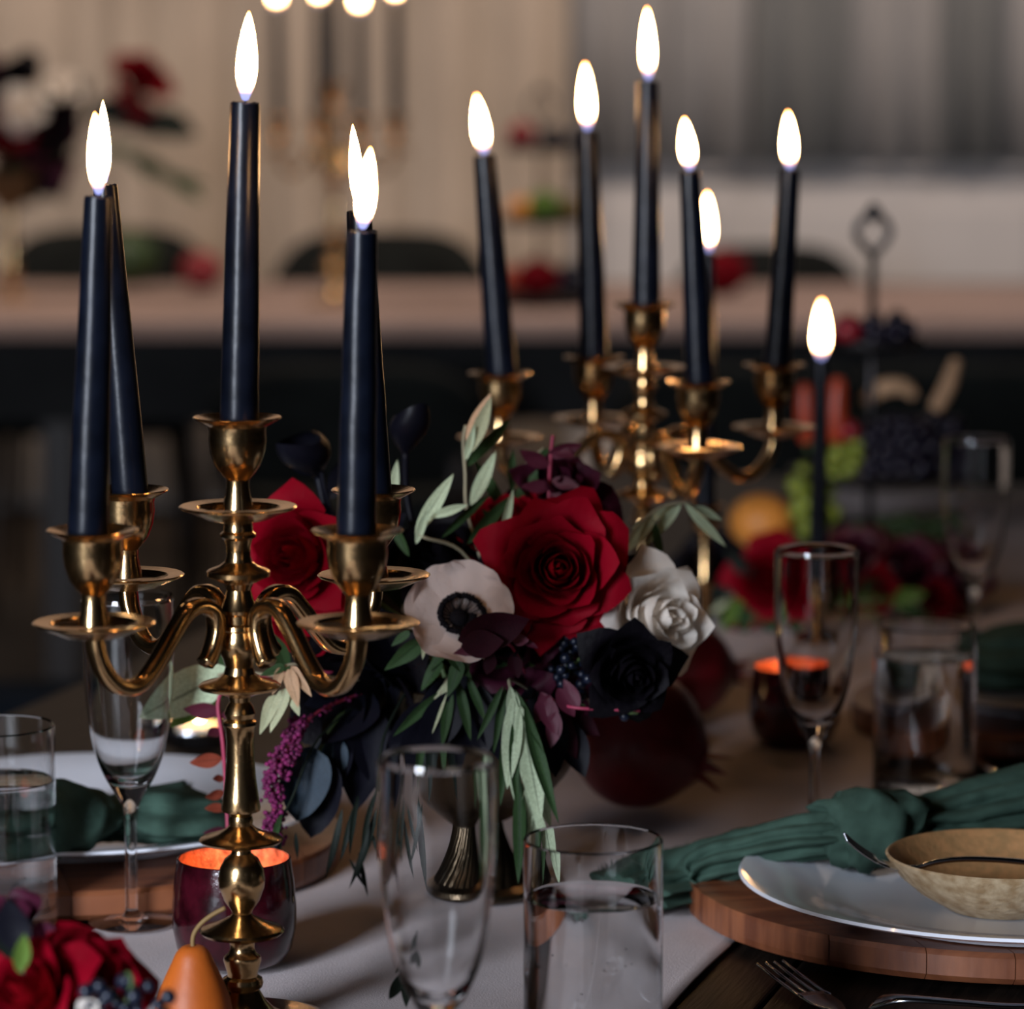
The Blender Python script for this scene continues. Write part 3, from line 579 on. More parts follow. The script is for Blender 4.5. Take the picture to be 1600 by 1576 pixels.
# ---------------------------------------------------------------- napkins
def napkin(lab, pts, wid, thk, ridges=5, twist=3.0, seed=0, knot=None, fray=None, grp='green gauze napkins'):
    """pts room path; wid, thk lists; a long gathered cloth with fold ridges"""
    P = sm(pts, 10); n = len(P); K = 72; t = thing('napkin', lab, 'napkin', P[0], 0, grp); L_ = locp(t, P); v, f = [], []
    Wd = sm([(x, 0, 0) for x in wid], 10); Tk = sm([(x, 0, 0) for x in thk], 10)
    for i, p_ in enumerate(L_):
        tg = (L_[min(i + 1, n - 1)] - L_[max(i - 1, 0)]).normalized(); sd = tg.cross(Vector((0, 0, 1))).normalized(); up = sd.cross(tg)
        s_ = i / n
        for k in range(K):
            a_ = 2 * PI * k / K
            ph = a_ * ridges + twist * s_ * 2 * PI + 1.2 * noise.noise(Vector((s_ * 4, math.cos(a_), seed)))
            rr = 1 + 0.34 * (abs(math.sin(ph / 2)) - 0.6) + 0.16 * noise.noise(Vector((math.cos(a_) * 2.2, math.sin(a_) * 2.2, s_ * 7 + seed))) + 0.10 * noise.noise(Vector((math.cos(a_) * 5, math.sin(a_) * 5, s_ * 22 + seed)))
            v.append(p_ + sd * (math.cos(a_) * Wd[i].x * rr) + up * (math.sin(a_) * Tk[i].x * rr))
    for i in range(n - 1):
        for k in range(K): q_ = (k + 1) % K; f.append((i * K + k, i * K + q_, (i + 1) * K + q_, (i + 1) * K + k))
    f.append(tuple(range(K))[::-1]); f.append(tuple((n - 1) * K + k for k in range(K)))
    mk('cloth', pydata('cloth', v, f), 'napkin', t)
    if knot is not None:
        i = int(knot[0] * (n - 1)); c_ = L_[i]; tg = (L_[min(i + 2, n - 1)] - L_[i - 2]).normalized(); sd = tg.cross(Vector((0, 0, 1))).normalized(); up = sd.cross(tg)
        v, f = [], []; A, B_ = 60, 20
        for a1 in range(A):
            al = 2 * PI * a1 / A
            for b1 in range(B_):
                be = 2 * PI * b1 / B_
                w1 = knot[2] * (1 + 0.35 * math.sin(al + 0.6)) ; t1 = knot[3]
                rg = 1 + 0.75 * (abs(math.sin(be * 3.0 + al * 1.0)) ** .7 - .5) + 0.15 * noise.noise(Vector((math.cos(al) * 2, math.sin(al) * 2, be + seed)))
                rx = knot[1] + t1 * math.cos(be) * rg
                o_ = tg * (w1 * math.sin(be) * rg + 0.004 * math.sin(al * 2))
                v.append(c_ + sd * (math.cos(al) * (rx + knot[4])) + up * (math.sin(al) * rx) + o_)
        for a1 in range(A):
            for b1 in range(B_):
                a2, b2 = (a1 + 1) % A, (b1 + 1) % B_; f.append((a1 * B_ + b1, a2 * B_ + b1, a2 * B_ + b2, a1 * B_ + b2))
        mk('knot', pydata('knot', v, f), 'napkin', t)
    if fray:
        rnd = random.Random(seed); i0, i1 = int(fray[0] * n), int(fray[1] * n); v, f = [], []
        for q_ in range(fray[2]):
            i = rnd.randint(i0, i1 - 1); tg = (L_[min(i + 1, n - 1)] - L_[max(i - 1, 0)]).normalized(); sd = tg.cross(Vector((0, 0, 1))).normalized()
            b_ = L_[i] + Vector((0, 0, Tk[i].x * 0.55)) - sd * Wd[i].x * rnd.uniform(0.75, 1.0)
            e_ = b_ - sd * rnd.uniform(0.0, 0.004) + tg * rnd.uniform(-0.005, 0.005) + Vector((0, 0, rnd.uniform(0.001, 0.006)))
            w_ = tg * 0.0003; k = len(v); v += [b_ - w_, b_ + w_, e_]; f.append((k, k + 1, k + 2))
        o = mk('frayed_edge', pydata('frayed_edge', v, f), 'napkin', t); o['kind'] = 'stuff'
    return t
zp = c.z + 0.004
def ln(px, py, z): return onz(px, py, z)
napkin('green gauze napkin knotted over the white plate at right', [ln(975, 1395, ZR + 0.014), ln(1040, 1375, ZR + 0.014), ln(1110, 1350, ZR + 0.024), ln(1190, 1325, c.z + 0.020), ln(1270, 1305, c.z + 0.032), ln(1340, 1298, c.z + 0.034), ln(1400, 1290, c.z + 0.036), ln(1470, 1282, c.z + 0.034), ln(1560, 1262, c.z + 0.038), ln(1680, 1240, c.z + 0.04)],
       [0.030, 0.034, 0.034, 0.030, 0.024, 0.016, 0.020, 0.030, 0.036, 0.040], [0.012, 0.013, 0.014, 0.014, 0.013, 0.012, 0.014, 0.016, 0.019, 0.022], 9, 1.0, 3, (0.585, 0.016, 0.020, 0.0085, 0.006), (0.06, 0.5, 900))
napkin('green napkin knotted on the left-hand plate, left half beside the water glass', [ln(-90, 1300, q6.z + 0.012), ln(-20, 1285, q6.z + 0.014), ln(50, 1275, q6.z + 0.018), ln(100, 1280, q6.z + 0.016), ln(150, 1280, q6.z + 0.008), ln(220, 1272, q6.z + 0.010), ln(290, 1270, q6.z + 0.012), ln(345, 1268, q6.z + 0.010)],
       [0.03, 0.034, 0.03, 0.024, 0.020, 0.030, 0.036, 0.020], [0.014, 0.018, 0.02, 0.018, 0.013, 0.016, 0.017, 0.008], 5, 0.8, 8, (0.42, 0.016, 0.017, 0.007, 0.008), (0.55, 0.95, 400))
napkin('blurred green napkin on the plate at the right edge', [ln(1520, 1040, c5.z + 0.02), ln(1570, 1030, c5.z + 0.03), ln(1640, 1020, c5.z + 0.03), ln(1720, 1015, c5.z + 0.03)], [0.03, 0.045, 0.05, 0.04], [0.014, 0.022, 0.024, 0.02], 5, 1, 11)
# ================================================================ FRUIT
def pomegranate(px, py, r, rot, lab, z=ZR):
    q = onz(px, py, z); qq = Quaternion(rot[0], rot[1]); t = thing('pomegranate', lab, 'fruit', (q.x, q.y, z + r), qq, 'pomegranates')
    me = sphere('skin', r, 4, (1, 1, 0.95))
    for w_ in me.vertices:
        a_ = math.atan2(w_.co.y, w_.co.x); w_.co *= 1 + 0.018 * math.cos(6 * a_) * max(0, abs(w_.co.z / r)) + 0.012 * noise.noise(w_.co / r * 1.5)
        if w_.co.z > 0.86 * r: w_.co.z += (w_.co.z - 0.86 * r) * 0.9
    mk('skin', me, 'pomegranate', t)
    for k in range(6):
        a_ = k * PI / 3; u = Vector((math.cos(a_), math.sin(a_), 0)); s_ = Vector((-u.y, u.x, 0))
        b = Vector((0, 0, r * 0.93)) + u * r * 0.17; e = Vector((0, 0, r * 1.38)) + u * r * 0.30
        mk('calyx_lobe', pydata('calyx_lobe', [b - s_ * r * .1, b + s_ * r * .1, e, b * 0.99 - s_ * r * .1 - u * r * .04, b * 0.99 + s_ * r * .1 - u * r * .04], [(0, 1, 2), (4, 3, 2), (0, 2, 3), (1, 4, 2), (0, 3, 4, 1)]), 'pomegranate', t, False)
pomegranate(998, 1262, 0.0500, (Vector((0.3, 1, 0)), 1.9), 'large dark red pomegranate on the runner beside the vase')
pomegranate(1072, 1120, 0.040, (Vector((0.2, 1, 0.3)), 1.75), 'smaller pomegranate behind the large one, its crown to the right')
q = onz(303, 1634, ZR); t = thing('pear', 'small orange pear with curved stem at the foot of the nearest candelabra', 'fruit', (q.x, q.y, ZR))
mk('skin', lathe('skin', dn([(0, 0.003), (0.008, 0.0005), (0.017, 0.004), (0.0215, 0.014), (0.0205, 0.026), (0.0160, 0.038), (0.0118, 0.047), (0.009, 0.053), (0.005, 0.0565), (0, 0.0565)], 3), 36), 'pear', t)
st = [aty(x_, y_, q.y) for x_, y_ in ((297, 1482), (302, 1462), (312, 1445), (330, 1430), (352, 1418))]
mk('stem', tube('stem', sm([Vector((0, 0, 0.055))] + locp(t, st[1:]), 4), 0.0013, 8), 'pear_stem', t)
# ================================================================ FOLIAGE + FLOWER MAKERS
def leaf_mesh(name, wr, curl, shape='lance', m='olive', fold=0.25):
    """unit leaf along +Y, width ratio wr, normal +Z"""
    nv, nu = 10, 4; v, f, uv = [], [], []
    for j in range(nv + 1):
        t_ = j / nv
        if shape == 'lance': w_ = math.sin(PI * t_ ** 0.85) ** 0.9
        elif shape == 'round': w_ = math.sin(PI * t_ ** 0.75) ** 0.62
        else: w_ = math.sin(PI * t_ ** 0.65) ** 0.8 * (1 - 0.25 * t_)
        for i in range(nu + 1):
            u = -1 + 2 * i / nu; x = u * w_ * wr / 2
            v.append((x, t_ - 0.12 * abs(curl) * t_ * t_, curl * 0.5 * t_ * t_ - 0.03 * math.sin(PI * t_) + fold * abs(x) + 0.01 * math.sin(t_ * 9 + u * 2) * wr * 2)); uv.append((i / nu, t_))
    for j in range(nv):
        for i in range(nu): a = j * (nu + 1) + i; f.append((a, a + 1, a + nu + 2, a + nu + 1))
    me = pydata(name, v, f); ul = me.uv_layers.new(name='uv')
    for lp in me.loops: ul.data[lp.index].uv = uv[lp.vertex_index]
    me.materials.append(M[m]); return me
LM = {}
def leafm(kind, m, curl):
    k = (kind, m, round(curl, 1))
    if k not in LM:
        wr, sh, fo = {'olive': (0.20, 'lance', .35), 'broad': (0.42, 'lance', .3), 'round': (0.66, 'round', .15), 'long': (0.10, 'lance', .3), 'oval': (0.34, 'ovate', .3)}[kind]
        LM[k] = leaf_mesh('leaf', wr, curl, sh, m, fo)
    return LM[k]
def leaf(root, a, b, kind='olive', m='olive', curl=0.0, roll=0.0, wscale=1.0, name='leaf', label=None):
    """a base, b tip room points"""
    a, b = Vector(a), Vector(b); d = b - a; Ln = d.length; y = d.normalized(); tc = (CAM - a).normalized()
    z = (tc - y * tc.dot(y)).normalized(); z = Quaternion(y, roll) @ z; x = y.cross(z)
    Mx = Matrix(((x.x, y.x, z.x, a.x), (x.y, y.y, z.y, a.y), (x.z, y.z, z.z, a.z), (0, 0, 0, 1))) @ Matrix.Diagonal((Ln * wscale, Ln, Ln, 1))
    o = mk(name, leafm(kind, m, curl), None, root); o.matrix_basis = RM[root.name].inverted() @ Mx
    if label: o['label'] = label
    return o
def px3(p): return aty(p[0], p[1], p[2])
def spray(lab, stem, leaves, kind='olive', m='olive', sr=0.0011, smat='olive_stem', cat='branch', name='olive_branch', grp='olive and leaf sprays', curl=0.15, ws=1.0):
    """stem: list of (px,py,Y); leaves: list of (x0,y0,x1,y1,Y0,Y1[,mat[,wscale[,roll]]])"""
    P = [px3(p) for p in stem]; t = thing(name, lab, cat, P[0], 0, grp)
    mk('stem', tube('stem', sm(locp(t, P), 5), sr, 6), smat, t)
    for l in leaves:
        mm = l[6] if len(l) > 6 and l[6] else m; w_ = l[7] if len(l) > 7 else ws; rl = l[8] if len(l) > 8 else random.uniform(-.5, .5)
        leaf(t, aty(l[0], l[1], l[4]), aty(l[2], l[3], l[5]), kind, mm, curl if random.random() < .6 else -curl, rl, w_)
    return t
VB = onz(752, 1392, ZR)                                             # vase foot
VY = VB.y
VMOUTH = Vector((VB.x, VB.y, ZR + 0.135))
def petal(r0, h, w, flare, tip, seed, R0, nu=8, nv=8):
    v, f = [], []
    for j in range(nv + 1):
        t_ = j / nv
        for i in range(nu + 1):
            u = -1 + 2 * i / nu; tt = t_ * (1 - 0.20 * u * u * (0.4 + 0.6 * t_)) + tip * 0.10 * t_ * max(0, 1 - abs(u) * 3)
            rho = r0 * math.sin(min(1, tt * 1.5) * PI / 2) ** 0.75 + 0.02 * R0
            k = max(0, tt - 0.62) / 0.38
            rho += flare * k * k; z = h * tt - flare * 0.55 * k ** 3 * (1 if flare > 0.2 * R0 else .3)
            ww = w * (0.45 + 0.55 * math.sin(min(1, tt * 1.3) * PI / 2))
            a_ = u * ww; nzv = noise.noise(Vector((u * 1.6 + seed * 3.1, tt * 2.2, seed)))
            rho *= 1 + 0.16 * nzv * tt; z += 0.09 * R0 * nzv * tt + 0.02 * R0 * math.sin(u * 7 + seed) * k
            rho += 0.12 * R0 * k * abs(u) ** 3 * (1 if flare > 0.15 * R0 else 0)
            v.append((rho * math.cos(a_), rho * math.sin(a_), z))
    for j in range(nv):
        for i in range(nu): q_ = j * (nu + 1) + i; f.append((q_, q_ + 1, q_ + nu + 2, q_ + nu + 1))
    return pydata('petal', v, f)
def rose(lab, ctr, face, rad, m='rose', n=24, seed=1, grp='red roses', stemto=None, name='rose', cat='flower', openness=1.0, stem=True, nu=8):
    face = Vector(face).normalized(); base = Vector(ctr) - face * rad * 0.62
    t = thing(name, lab, cat, base, face.to_track_quat('Z', 'Y'), grp); rnd = random.Random(seed)
    for i in range(n):
        fr = i / (n - 1)
        r0 = rad * (0.07 + 0.66 * fr ** 0.95); h = rad * (1.20 - 0.38 * fr ** 1.5 - (0.08 if i < 2 else 0) + rnd.uniform(-.04, .04))
        fl_ = rad * (-0.10 + 0.55 * fr ** 1.35) * openness; w_ = 1.55 - 0.80 * fr ** 0.8
        tip = 0.7 if fr > 0.45 else 0.2
        o = mk('petal', petal(r0, h, w_, fl_, tip, seed * 13.7 + i * 1.93, rad, nu, nu), m, t)
        # tilt outward about the tangent, then spin around the axis
        o.rotation_euler = (Matrix.Rotation(i * 2.39996 + rnd.uniform(-.15, .15), 3, 'Z') @ Matrix.Rotation(0.36 * fr ** 2.2 * openness, 3, 'Y')).to_euler()
    mk('flower_base', sphere('flower_base', rad * 0.16, 2, (1, 1, 1.2)), 'stem', t)
    if stem:
        e_ = Vector(stemto) if stemto else VMOUTH
        mid = (base + e_) / 2 - face * rad * 0.25
        mk('stem', tube('stem', sm(locp(t, [base, mid, e_]), 6), 0.0021, 8), 'stem', t)
    return t
# vase
vz = thing('footed_vase', 'dark hammered brass footed vase holding the main bouquet', 'vase', (VB.x, VB.y, ZR))
mk('foot', lathe('foot', [(0, 0.001), (0.038, 0), (0.040, 0.002), (0.039, 0.005), (0.033, 0.008), (0.0, 0.008)], 48), 'brass_dark', vz)
v, f = [], []; sg = 72
pf = [(0.031, 0.008), (0.024, 0.018), (0.018, 0.030), (0.014, 0.042), (0.013, 0.048)]
for r_, z_ in pf:
    for i in range(sg): a_ = 2 * PI * i / sg + z_ * 18; rr = r_ * (1 + 0.05 * math.cos(i * 2 * PI / 3)); v.append((rr * math.cos(a_), rr * math.sin(a_), z_))
for j in range(len(pf) - 1):
    for i in range(sg): q_ = (i + 1) % sg; f.append((j * sg + i, j * sg + q_, (j + 1) * sg + q_, (j + 1) * sg + i))
mk('ribbed_stem', pydata('ribbed_stem', v, f), 'brass_dark', vz)
bprof = dn([(0.013, 0.047), (0.022, 0.052), (0.042, 0.065), (0.058, 0.085), (0.066, 0.108), (0.067, 0.130), (0.064, 0.140)], 5)
v, f = [], []; sg = 120
for j, (r_, z_) in enumerate(bprof):
    for i in range(sg):
        a_ = 2 * PI * i / sg; rr = r_ + 0.0012 * abs(math.sin(a_ * 18 + (PI / 2) * (j % 2))) * min(1, j / 3); v.append((rr * math.cos(a_), rr * math.sin(a_), z_))
for j in range(len(bprof) - 1):
    for i in range(sg): q_ = (i + 1) % sg; f.append((j * sg + i, j * sg + q_, (j + 1) * sg + q_, (j + 1) * sg + i))
o = mk('bowl', pydata('bowl', v, f), 'brass_dark', vz); o.modifiers.new('thick', 'SOLIDIFY').thickness = 0.0015
# ---------------------------------------------------------------- main bouquet flowers
YF = VY
rose('large open red rose at the heart of the bouquet', aty(872, 888, YF - 0.085), (0.05, -1, 0.20), 0.0400, 'rose', 34, 3, 'red roses in the main bouquet', nu=10)
rose('red rose of the main bouquet behind the candelabra stem, turned left', aty(462, 868, YF - 0.06), (-0.42, -1, 0.15), 0.0385, 'rose', 24, 8, 'red roses in the main bouquet')
rose('red rose half hidden behind the large one, under the olive sprig', aty(800, 830, YF + 0.01), (-0.3, -0.6, 0.9), 0.040, 'rose', 20, 11, 'red roses in the main bouquet')
rose('red rose low behind the curved arm of the nearest candelabra', aty(470, 965, YF - 0.03), (-0.3, -1, -0.3), 0.030, 'rose', 16, 14, 'red roses in the main bouquet')
rose('ivory rose at the right side of the bouquet', aty(1030, 965, YF - 0.065), (0.62, -0.85, 0.15), 0.0360, 'rose_white', 22, 21, 'pale flowers in the main bouquet')
rose('black ruffled flower under the ivory rose', aty(988, 1052, YF - 0.105), (0.30, -1, -0.15), 0.0275, 'rose_black', 24, 25, 'black flowers in the main bouquet', name='black_dahlia')
rose('black flower behind the anemone, above the pan rim', aty(690, 868, YF + 0.0), (-0.2, -0.8, 0.8), 0.034, 'rose_black', 18, 27, 'black flowers in the main bouquet', name='black_dahlia')
rose('large black flower low at the left of the bouquet', aty(560, 1090, YF - 0.035), (-0.4, -1, -0.25), 0.050, 'rose_black', 20, 29, 'black flowers in the main bouquet', name='black_dahlia')
rose('dark maroon flower above the large red rose', aty(872, 765, YF + 0.02), (0.1, -0.7, 0.8), 0.032, 'maroon', 14, 31, 'maroon flowers in the main bouquet', name='hellebore')
rose('dark maroon flower tucked below the anemone', aty(790, 1015, YF - 0.075), (-0.2, -1, 0.35), 0.030, 'maroon', 12, 33, 'maroon flowers in the main bouquet', name='hellebore', openness=1.5)
rose('small deep plum flower beneath the black one, above the pomegranate', aty(880, 1085, YF - 0.06), (0.1, -1, -0.2), 0.026, 'maroon', 12, 37, 'maroon flowers in the main bouquet', name='hellebore')
# anemone
def anemone(lab, ctr, face, rad, seed=3):
    face = Vector(face).normalized(); t = thing('anemone', lab, 'flower', ctr, face.to_track_quat('Z', 'Y'), 'pale flowers in the main bouquet'); rnd = random.Random(seed)
    for k in range(7):
        a0 = k * 2 * PI / 7 + 0.3; lay = k % 2; v, f = [], []; nn = 9; sz = rad * (1.0 + rnd.uniform(-.06, .08))
        for j in range(nn + 1):
            s_ = j / nn
            for i in range(nn + 1):
                u = -1 + 2 * i / nn; wv = 0.66 * sz * math.sin(PI * min(1, s_ * 0.80 + 0.06)) ** 0.6
                rr = sz * s_ * (1 - 0.16 * u * u); wob = 0.05 * sz * noise.noise(Vector((u * 2 + k * 7, s_ * 2.5, seed))) * s_ + 0.025 * sz * math.sin(u * 6 + k) * s_ * s_
                z = 0.42 * sz * s_ ** 2 * 0.8 + 0.10 * sz * u * u * s_ + wob + 0.02 * sz * lay
                v.append((rr, u * wv, z))
        for j in range(nn):
            for i in range(nn): q_ = j * (nn + 1) + i; f.append((q_, q_ + 1, q_ + nn + 2, q_ + nn + 1))
        o = mk('petal', pydata('petal', v, f), 'anemone', t); o.rotation_euler = (0, 0, a0)
    mk('flower_eye', sphere('flower_eye', rad * 0.17, 3, (1, 1, 0.7)), 'anther', t).location = (0, 0, rad * 0.08)
    for k in range(90):
        a_ = k * 2.39996; r_ = rad * (0.25 + 0.19 * ((k * 0.618) % 1)); zz = rad * (0.12 + 0.10 * rnd.random()); ss = rad * 0.042
        bm = bmesh.new(); bmesh.ops.create_icosphere(bm, subdivisions=1, radius=1, matrix=T((r_ * math.cos(a_), r_ * math.sin(a_), zz)) @ Matrix.Rotation(a_, 4, 'Z') @ Matrix.Diagonal((ss * 1.6, ss * .8, ss * .8, 1)))
        me = bpy.data.meshes.new('stamen'); bm.to_mesh(me); bm.free()
        me2 = tube('f', [(rad * 0.1 * math.cos(a_), rad * 0.1 * math.sin(a_), rad * 0.05), (r_ * math.cos(a_), r_ * math.sin(a_), zz)], rad * 0.007, 4)
        bm = bmesh.new(); bm.from_mesh(me); bm.from_mesh(me2); bm.to_mesh(me); bm.free()
        mk('stamen', me, 'anther', t)
    P = [Vector(ctr), Vector(ctr) - face * rad * 0.8, VMOUTH]
    mk('stem', tube('stem', sm(locp(t, P), 6), 0.0018, 8), 'stem', t)
anemone('blush white anemone with black centre left of the large red rose', aty(716, 968, YF - 0.10), (0.22, -1, 0.62), 0.0350)
# black callas and dark leaves
def calla(lab, base, tip, r_, seed, stemto):
    base, tip = px3(base), px3(tip); ax = (tip - base).normalized(); Lh = (tip - base).length
    t = thing('black_calla', lab, 'flower', base, ax.to_track_quat('Z', 'Y'), 'black callas in the bouquet'); v, f = [], []; nn, mm = 14, 16
    for j in range(nn + 1):
        s_ = j / nn
        for i in range(mm + 1):
            a_ = 2 * PI * i / mm + PI / 2; hgt = Lh * s_ * (0.62 + 0.38 * (0.5 + 0.5 * math.cos(a_ - PI * 1.5)) ** 2)
            rr = r_ * (0.12 + 0.88 * math.sin(s_ * PI * 0.62)) * (1 + 0.15 * s_) * (0.8 + 0.2 * math.sin(s_ * PI)); sp = 0.5 * r_ * s_ * i / mm
            v.append(((rr + sp * .2) * math.cos(a_), (rr + sp * .2) * math.sin(a_), hgt))
    for j in range(nn):
        for i in range(mm): q_ = j * (mm + 1) + i; f.append((q_, q_ + 1, q_ + mm + 2, q_ + mm + 1))
    mk('spathe', pydata('spathe', v, f), 'black_leaf', t)
    mk('stem', tube('stem', sm(locp(t, [base + ax * 0.003] + [px3(p) for p in stemto]), 6), 0.0024, 8), 'black_leaf', t)
calla('black calla bud standing up behind the front right taper', (632, 712, YF + 0.02), (646, 620, YF + 0.01), 0.0120, 1, [(640, 800, YF + .02), (690, 950, YF), (790, 1080, YF)])
calla('black calla bud low behind the centre cup of the nearest candelabra', (498, 745, YF + 0.03), (455, 668, YF + 0.0), 0.0150, 2, [(530, 850, YF + .02), (640, 980, YF), (770, 1090, YF)])
spray('sprig of broad black leaves at the left of the bouquet', [(760, 1080, YF), (600, 930, YF + .01), (520, 800, YF + .02), (500, 720, YF + .02)],
      [(500, 740, 435, 690, YF + .02, YF), (515, 780, 560, 700, YF + .02, YF + .03), (520, 800, 455, 800, YF + .02, YF), (560, 880, 640, 800, YF + .01, YF)], 'broad', 'black_leaf', 0.0016, 'black_leaf', grp='dark leaf sprays in the bouquet', name='leaf_branch')
spray('hanging spray of large black leaves at the left under the curved arm', [(740, 1080, YF), (620, 1050, YF - .03), (560, 1080, YF - .05), (530, 1150, YF - .06)],
      [(600, 1060, 500, 1170, YF - .04, YF - .07), (570, 1080, 560, 1270, YF - .05, YF - .07), (540, 1130, 480, 1280, YF - .05, YF - .07), (620, 1060, 640, 1220, YF - .04, YF - .05), (560, 1090, 600, 1240, YF - .05, YF - .06), (660, 1060, 690, 1230, YF - .02, YF - .02), (590, 1050, 470, 1100, YF - .03, YF - .05)], 'broad', 'black_leaf', 0.0018, 'black_leaf', grp='dark leaf sprays in the bouquet', name='leaf_branch', ws=1.2)
spray('blue grey eucalyptus sprig beside the magenta amaranth', [(620, 1060, YF - .02), (530, 1120, YF - .06), (495, 1180, YF - .07), (478, 1190, YF - .08)],
      [(488, 1165, 462, 1285, YF - .08, YF - .09, None, 1.0, 0.1), (505, 1180, 490, 1310, YF - .07, YF - .07, 'black_leaf', 1.0, 0.5), (520, 1150, 515, 1230, YF - .06, YF - .07)], 'round', 'euca', 0.0015, 'stem', grp='dark leaf sprays in the bouquet', name='leaf_branch')
spray('dark leaf cascade over the front of the vase bowl', [(780, 1060, YF - .05), (720, 1080, YF - .085), (690, 1110, YF - .09)],
      [(720, 1075, 650, 1190, YF - .09, YF - .10), (735, 1080, 720, 1215, YF - .085, YF - .09), (700, 1090, 600, 1180, YF - .085, YF - .08), (760, 1070, 790, 1200, YF - .08, YF - .09), (750, 1070, 755, 1190, YF - .085, YF - .09), (690, 1100, 625, 1240, YF - .08, YF - .085), (740, 1060, 650, 1110, YF - .08, YF - .09), (700, 1090, 680, 1200, YF - .08, YF - .09, 'willow')], 'broad', 'black_leaf', 0.0014, 'black_leaf', grp='dark leaf sprays in the bouquet', name='leaf_branch', ws=1.1)
spray('dark plum leaf cascade right of the hanging olive branch', [(830, 1070, YF - .05), (870, 1110, YF - .075), (880, 1150, YF - .08)],
      [(850, 1090, 900, 1190, YF - .075, YF - .08, 'maroon'), (870, 1100, 940, 1150, YF - .07, YF - .07, 'maroon'), (860, 1100, 865, 1215, YF - .08, YF - .08), (840, 1080, 835, 1190, YF - .08, YF - .08), (880, 1120, 915, 1215, YF - .075, YF - .075)], 'broad', 'black_leaf', 0.0014, 'black_leaf', grp='dark leaf sprays in the bouquet', name='leaf_branch', ws=1.1)
# olive sprigs
spray('upright olive sprig behind the large red rose', [(760, 900, YF), (730, 800, YF), (727, 740, YF), (724, 690, YF - .005), (728, 665, YF - .01)],
      [(728, 690, 766, 612, YF - .01, YF - .012, 'tan', 1.15, -0.3), (732, 710, 770, 620, YF - .01, YF - .02, 'pale', 1.15, 0.3), (727, 720, 742, 660, YF - .01, YF - .015, None, 1, .2), (735, 790, 775, 705, YF, YF - .01, None, 1.1, 0), (727, 730, 796, 652, YF, YF + .01, 'olive_green', 1.0, .5)], 'olive', 'olive')
spray('olive sprig leaning left of the big red rose, pale leaves spread', [(770, 930, YF - .01), (720, 860, YF - .03), (665, 840, YF - .05), (650, 830, YF - .05)],
      [(648, 835, 710, 738, YF - .05, YF - .05, None, 1.05, 0), (672, 808, 735, 785, YF - .05, YF - .06, None, 1.1, .3), (650, 850, 668, 792, YF - .05, YF - .06, None, 1.0, .2), (690, 840, 765, 765, YF - .04, YF - .03, 'olive_green', .9, .8), (606, 810, 622, 716, YF - .03, YF - .03, None, 1.0, .1), (730, 850, 800, 770, YF - .02, YF, 'olive_green'), (780, 850, 806, 760, YF - .05, YF - .04, 'olive', .8, .4), (640, 870, 600, 800, YF - .04, YF - .04, 'olive_green')], 'olive', 'olive')
spray('green olive sprig crossing behind the leftmost middle candle cup', [(790, 900, YF + .01), (790, 800, YF + .02), (810, 740, YF + .03), (850, 700, YF + .04)],
      [(790, 800, 745, 720, YF + .02, YF + .01), (800, 770, 800, 700, YF + .02, YF + .03), (820, 730, 882, 690, YF + .03, YF + .04), (795, 790, 860, 722, YF + .02, YF + .03), (790, 830, 750, 790, YF + .02, YF)], 'olive', 'olive_green')
lv = [(797, 1070, 806, 1160, None), (806, 1080, 794, 1235, None), (812, 1100, 846, 1285, None), (800, 1110, 830, 1310, None), (803, 1075, 850, 1180, 'olive_green'), (815, 1085, 860, 1240, 'olive_green'), (800, 1130, 805, 1265, 'olive_green'), (790, 1070, 768, 1180, 'olive_green'), (786, 1070, 745, 1160, 'olive_green'), (815, 1150, 862, 1300, None), (810, 1200, 822, 1340, 'olive_green'), (820, 1230, 858, 1380, None), (795, 1120, 780, 1260, 'olive_green'), (812, 1210, 812, 1385, 'olive_green'), (818, 1100, 868, 1290, 'olive_green')]
spray('hanging olive branch with long pale leaves before the vase', [(840, 1085, YF - .06), (800, 1062, YF - .095), (797, 1075, YF - .105), (808, 1130, YF - .11), (815, 1210, YF - .11), (822, 1280, YF - .10)],
      [(a, b, c_, d, YF - .105 + random.uniform(-.008, .004), YF - .112 + random.uniform(-.012, .012), m_, 1.05 if not m_ else 0.62, random.uniform(-.2, .2) if not m_ else random.uniform(-.7, .7)) for a, b, c_, d, m_ in lv], 'olive', 'olive')
spray('drooping green olive branch behind the front flute rim', [(770, 1080, YF - .03), (715, 1050, YF - .08), (690, 1080, YF - .09), (680, 1130, YF - .09)],
      [(700, 1062, 650, 1180, YF - .09, YF - .10, 'pale', .9), (705, 1068, 690, 1170, YF - .09, YF - .10), (690, 1080, 610, 1150, YF - .09, YF - .10), (715, 1060, 735, 1160, YF - .09, YF - .10), (685, 1100, 700, 1220, YF - .09, YF - .10), (675, 1120, 640, 1240, YF - .09, YF - .10), (730, 1055, 760, 1130, YF - .09, YF - .10), (685, 1110, 665, 1250, YF - .09, YF - .09, 'willow'), (690, 1130, 730, 1250, YF - .08, YF - .08, 'willow')], 'olive', 'olive_green', ws=.85)
spray('olive sprig arching to the right above the ivory rose', [(960, 940, YF), (980, 850, YF + .02), (1020, 800, YF + .03), (1065, 785, YF + .04), (1090, 795, YF + .05)],
      [(1070, 786, 1136, 860, YF + .04, YF + .05, None, .8), (1065, 786, 1010, 850, YF + .04, YF + .04), (1055, 788, 985, 830, YF + .04, YF + .04), (1030, 798, 970, 870, YF + .03, YF + .03, 'pale'), (1085, 790, 1125, 812, YF + .04, YF + .06), (1020, 810, 1035, 880, YF + .03, YF + .03, 'olive_green')], 'olive', 'olive')
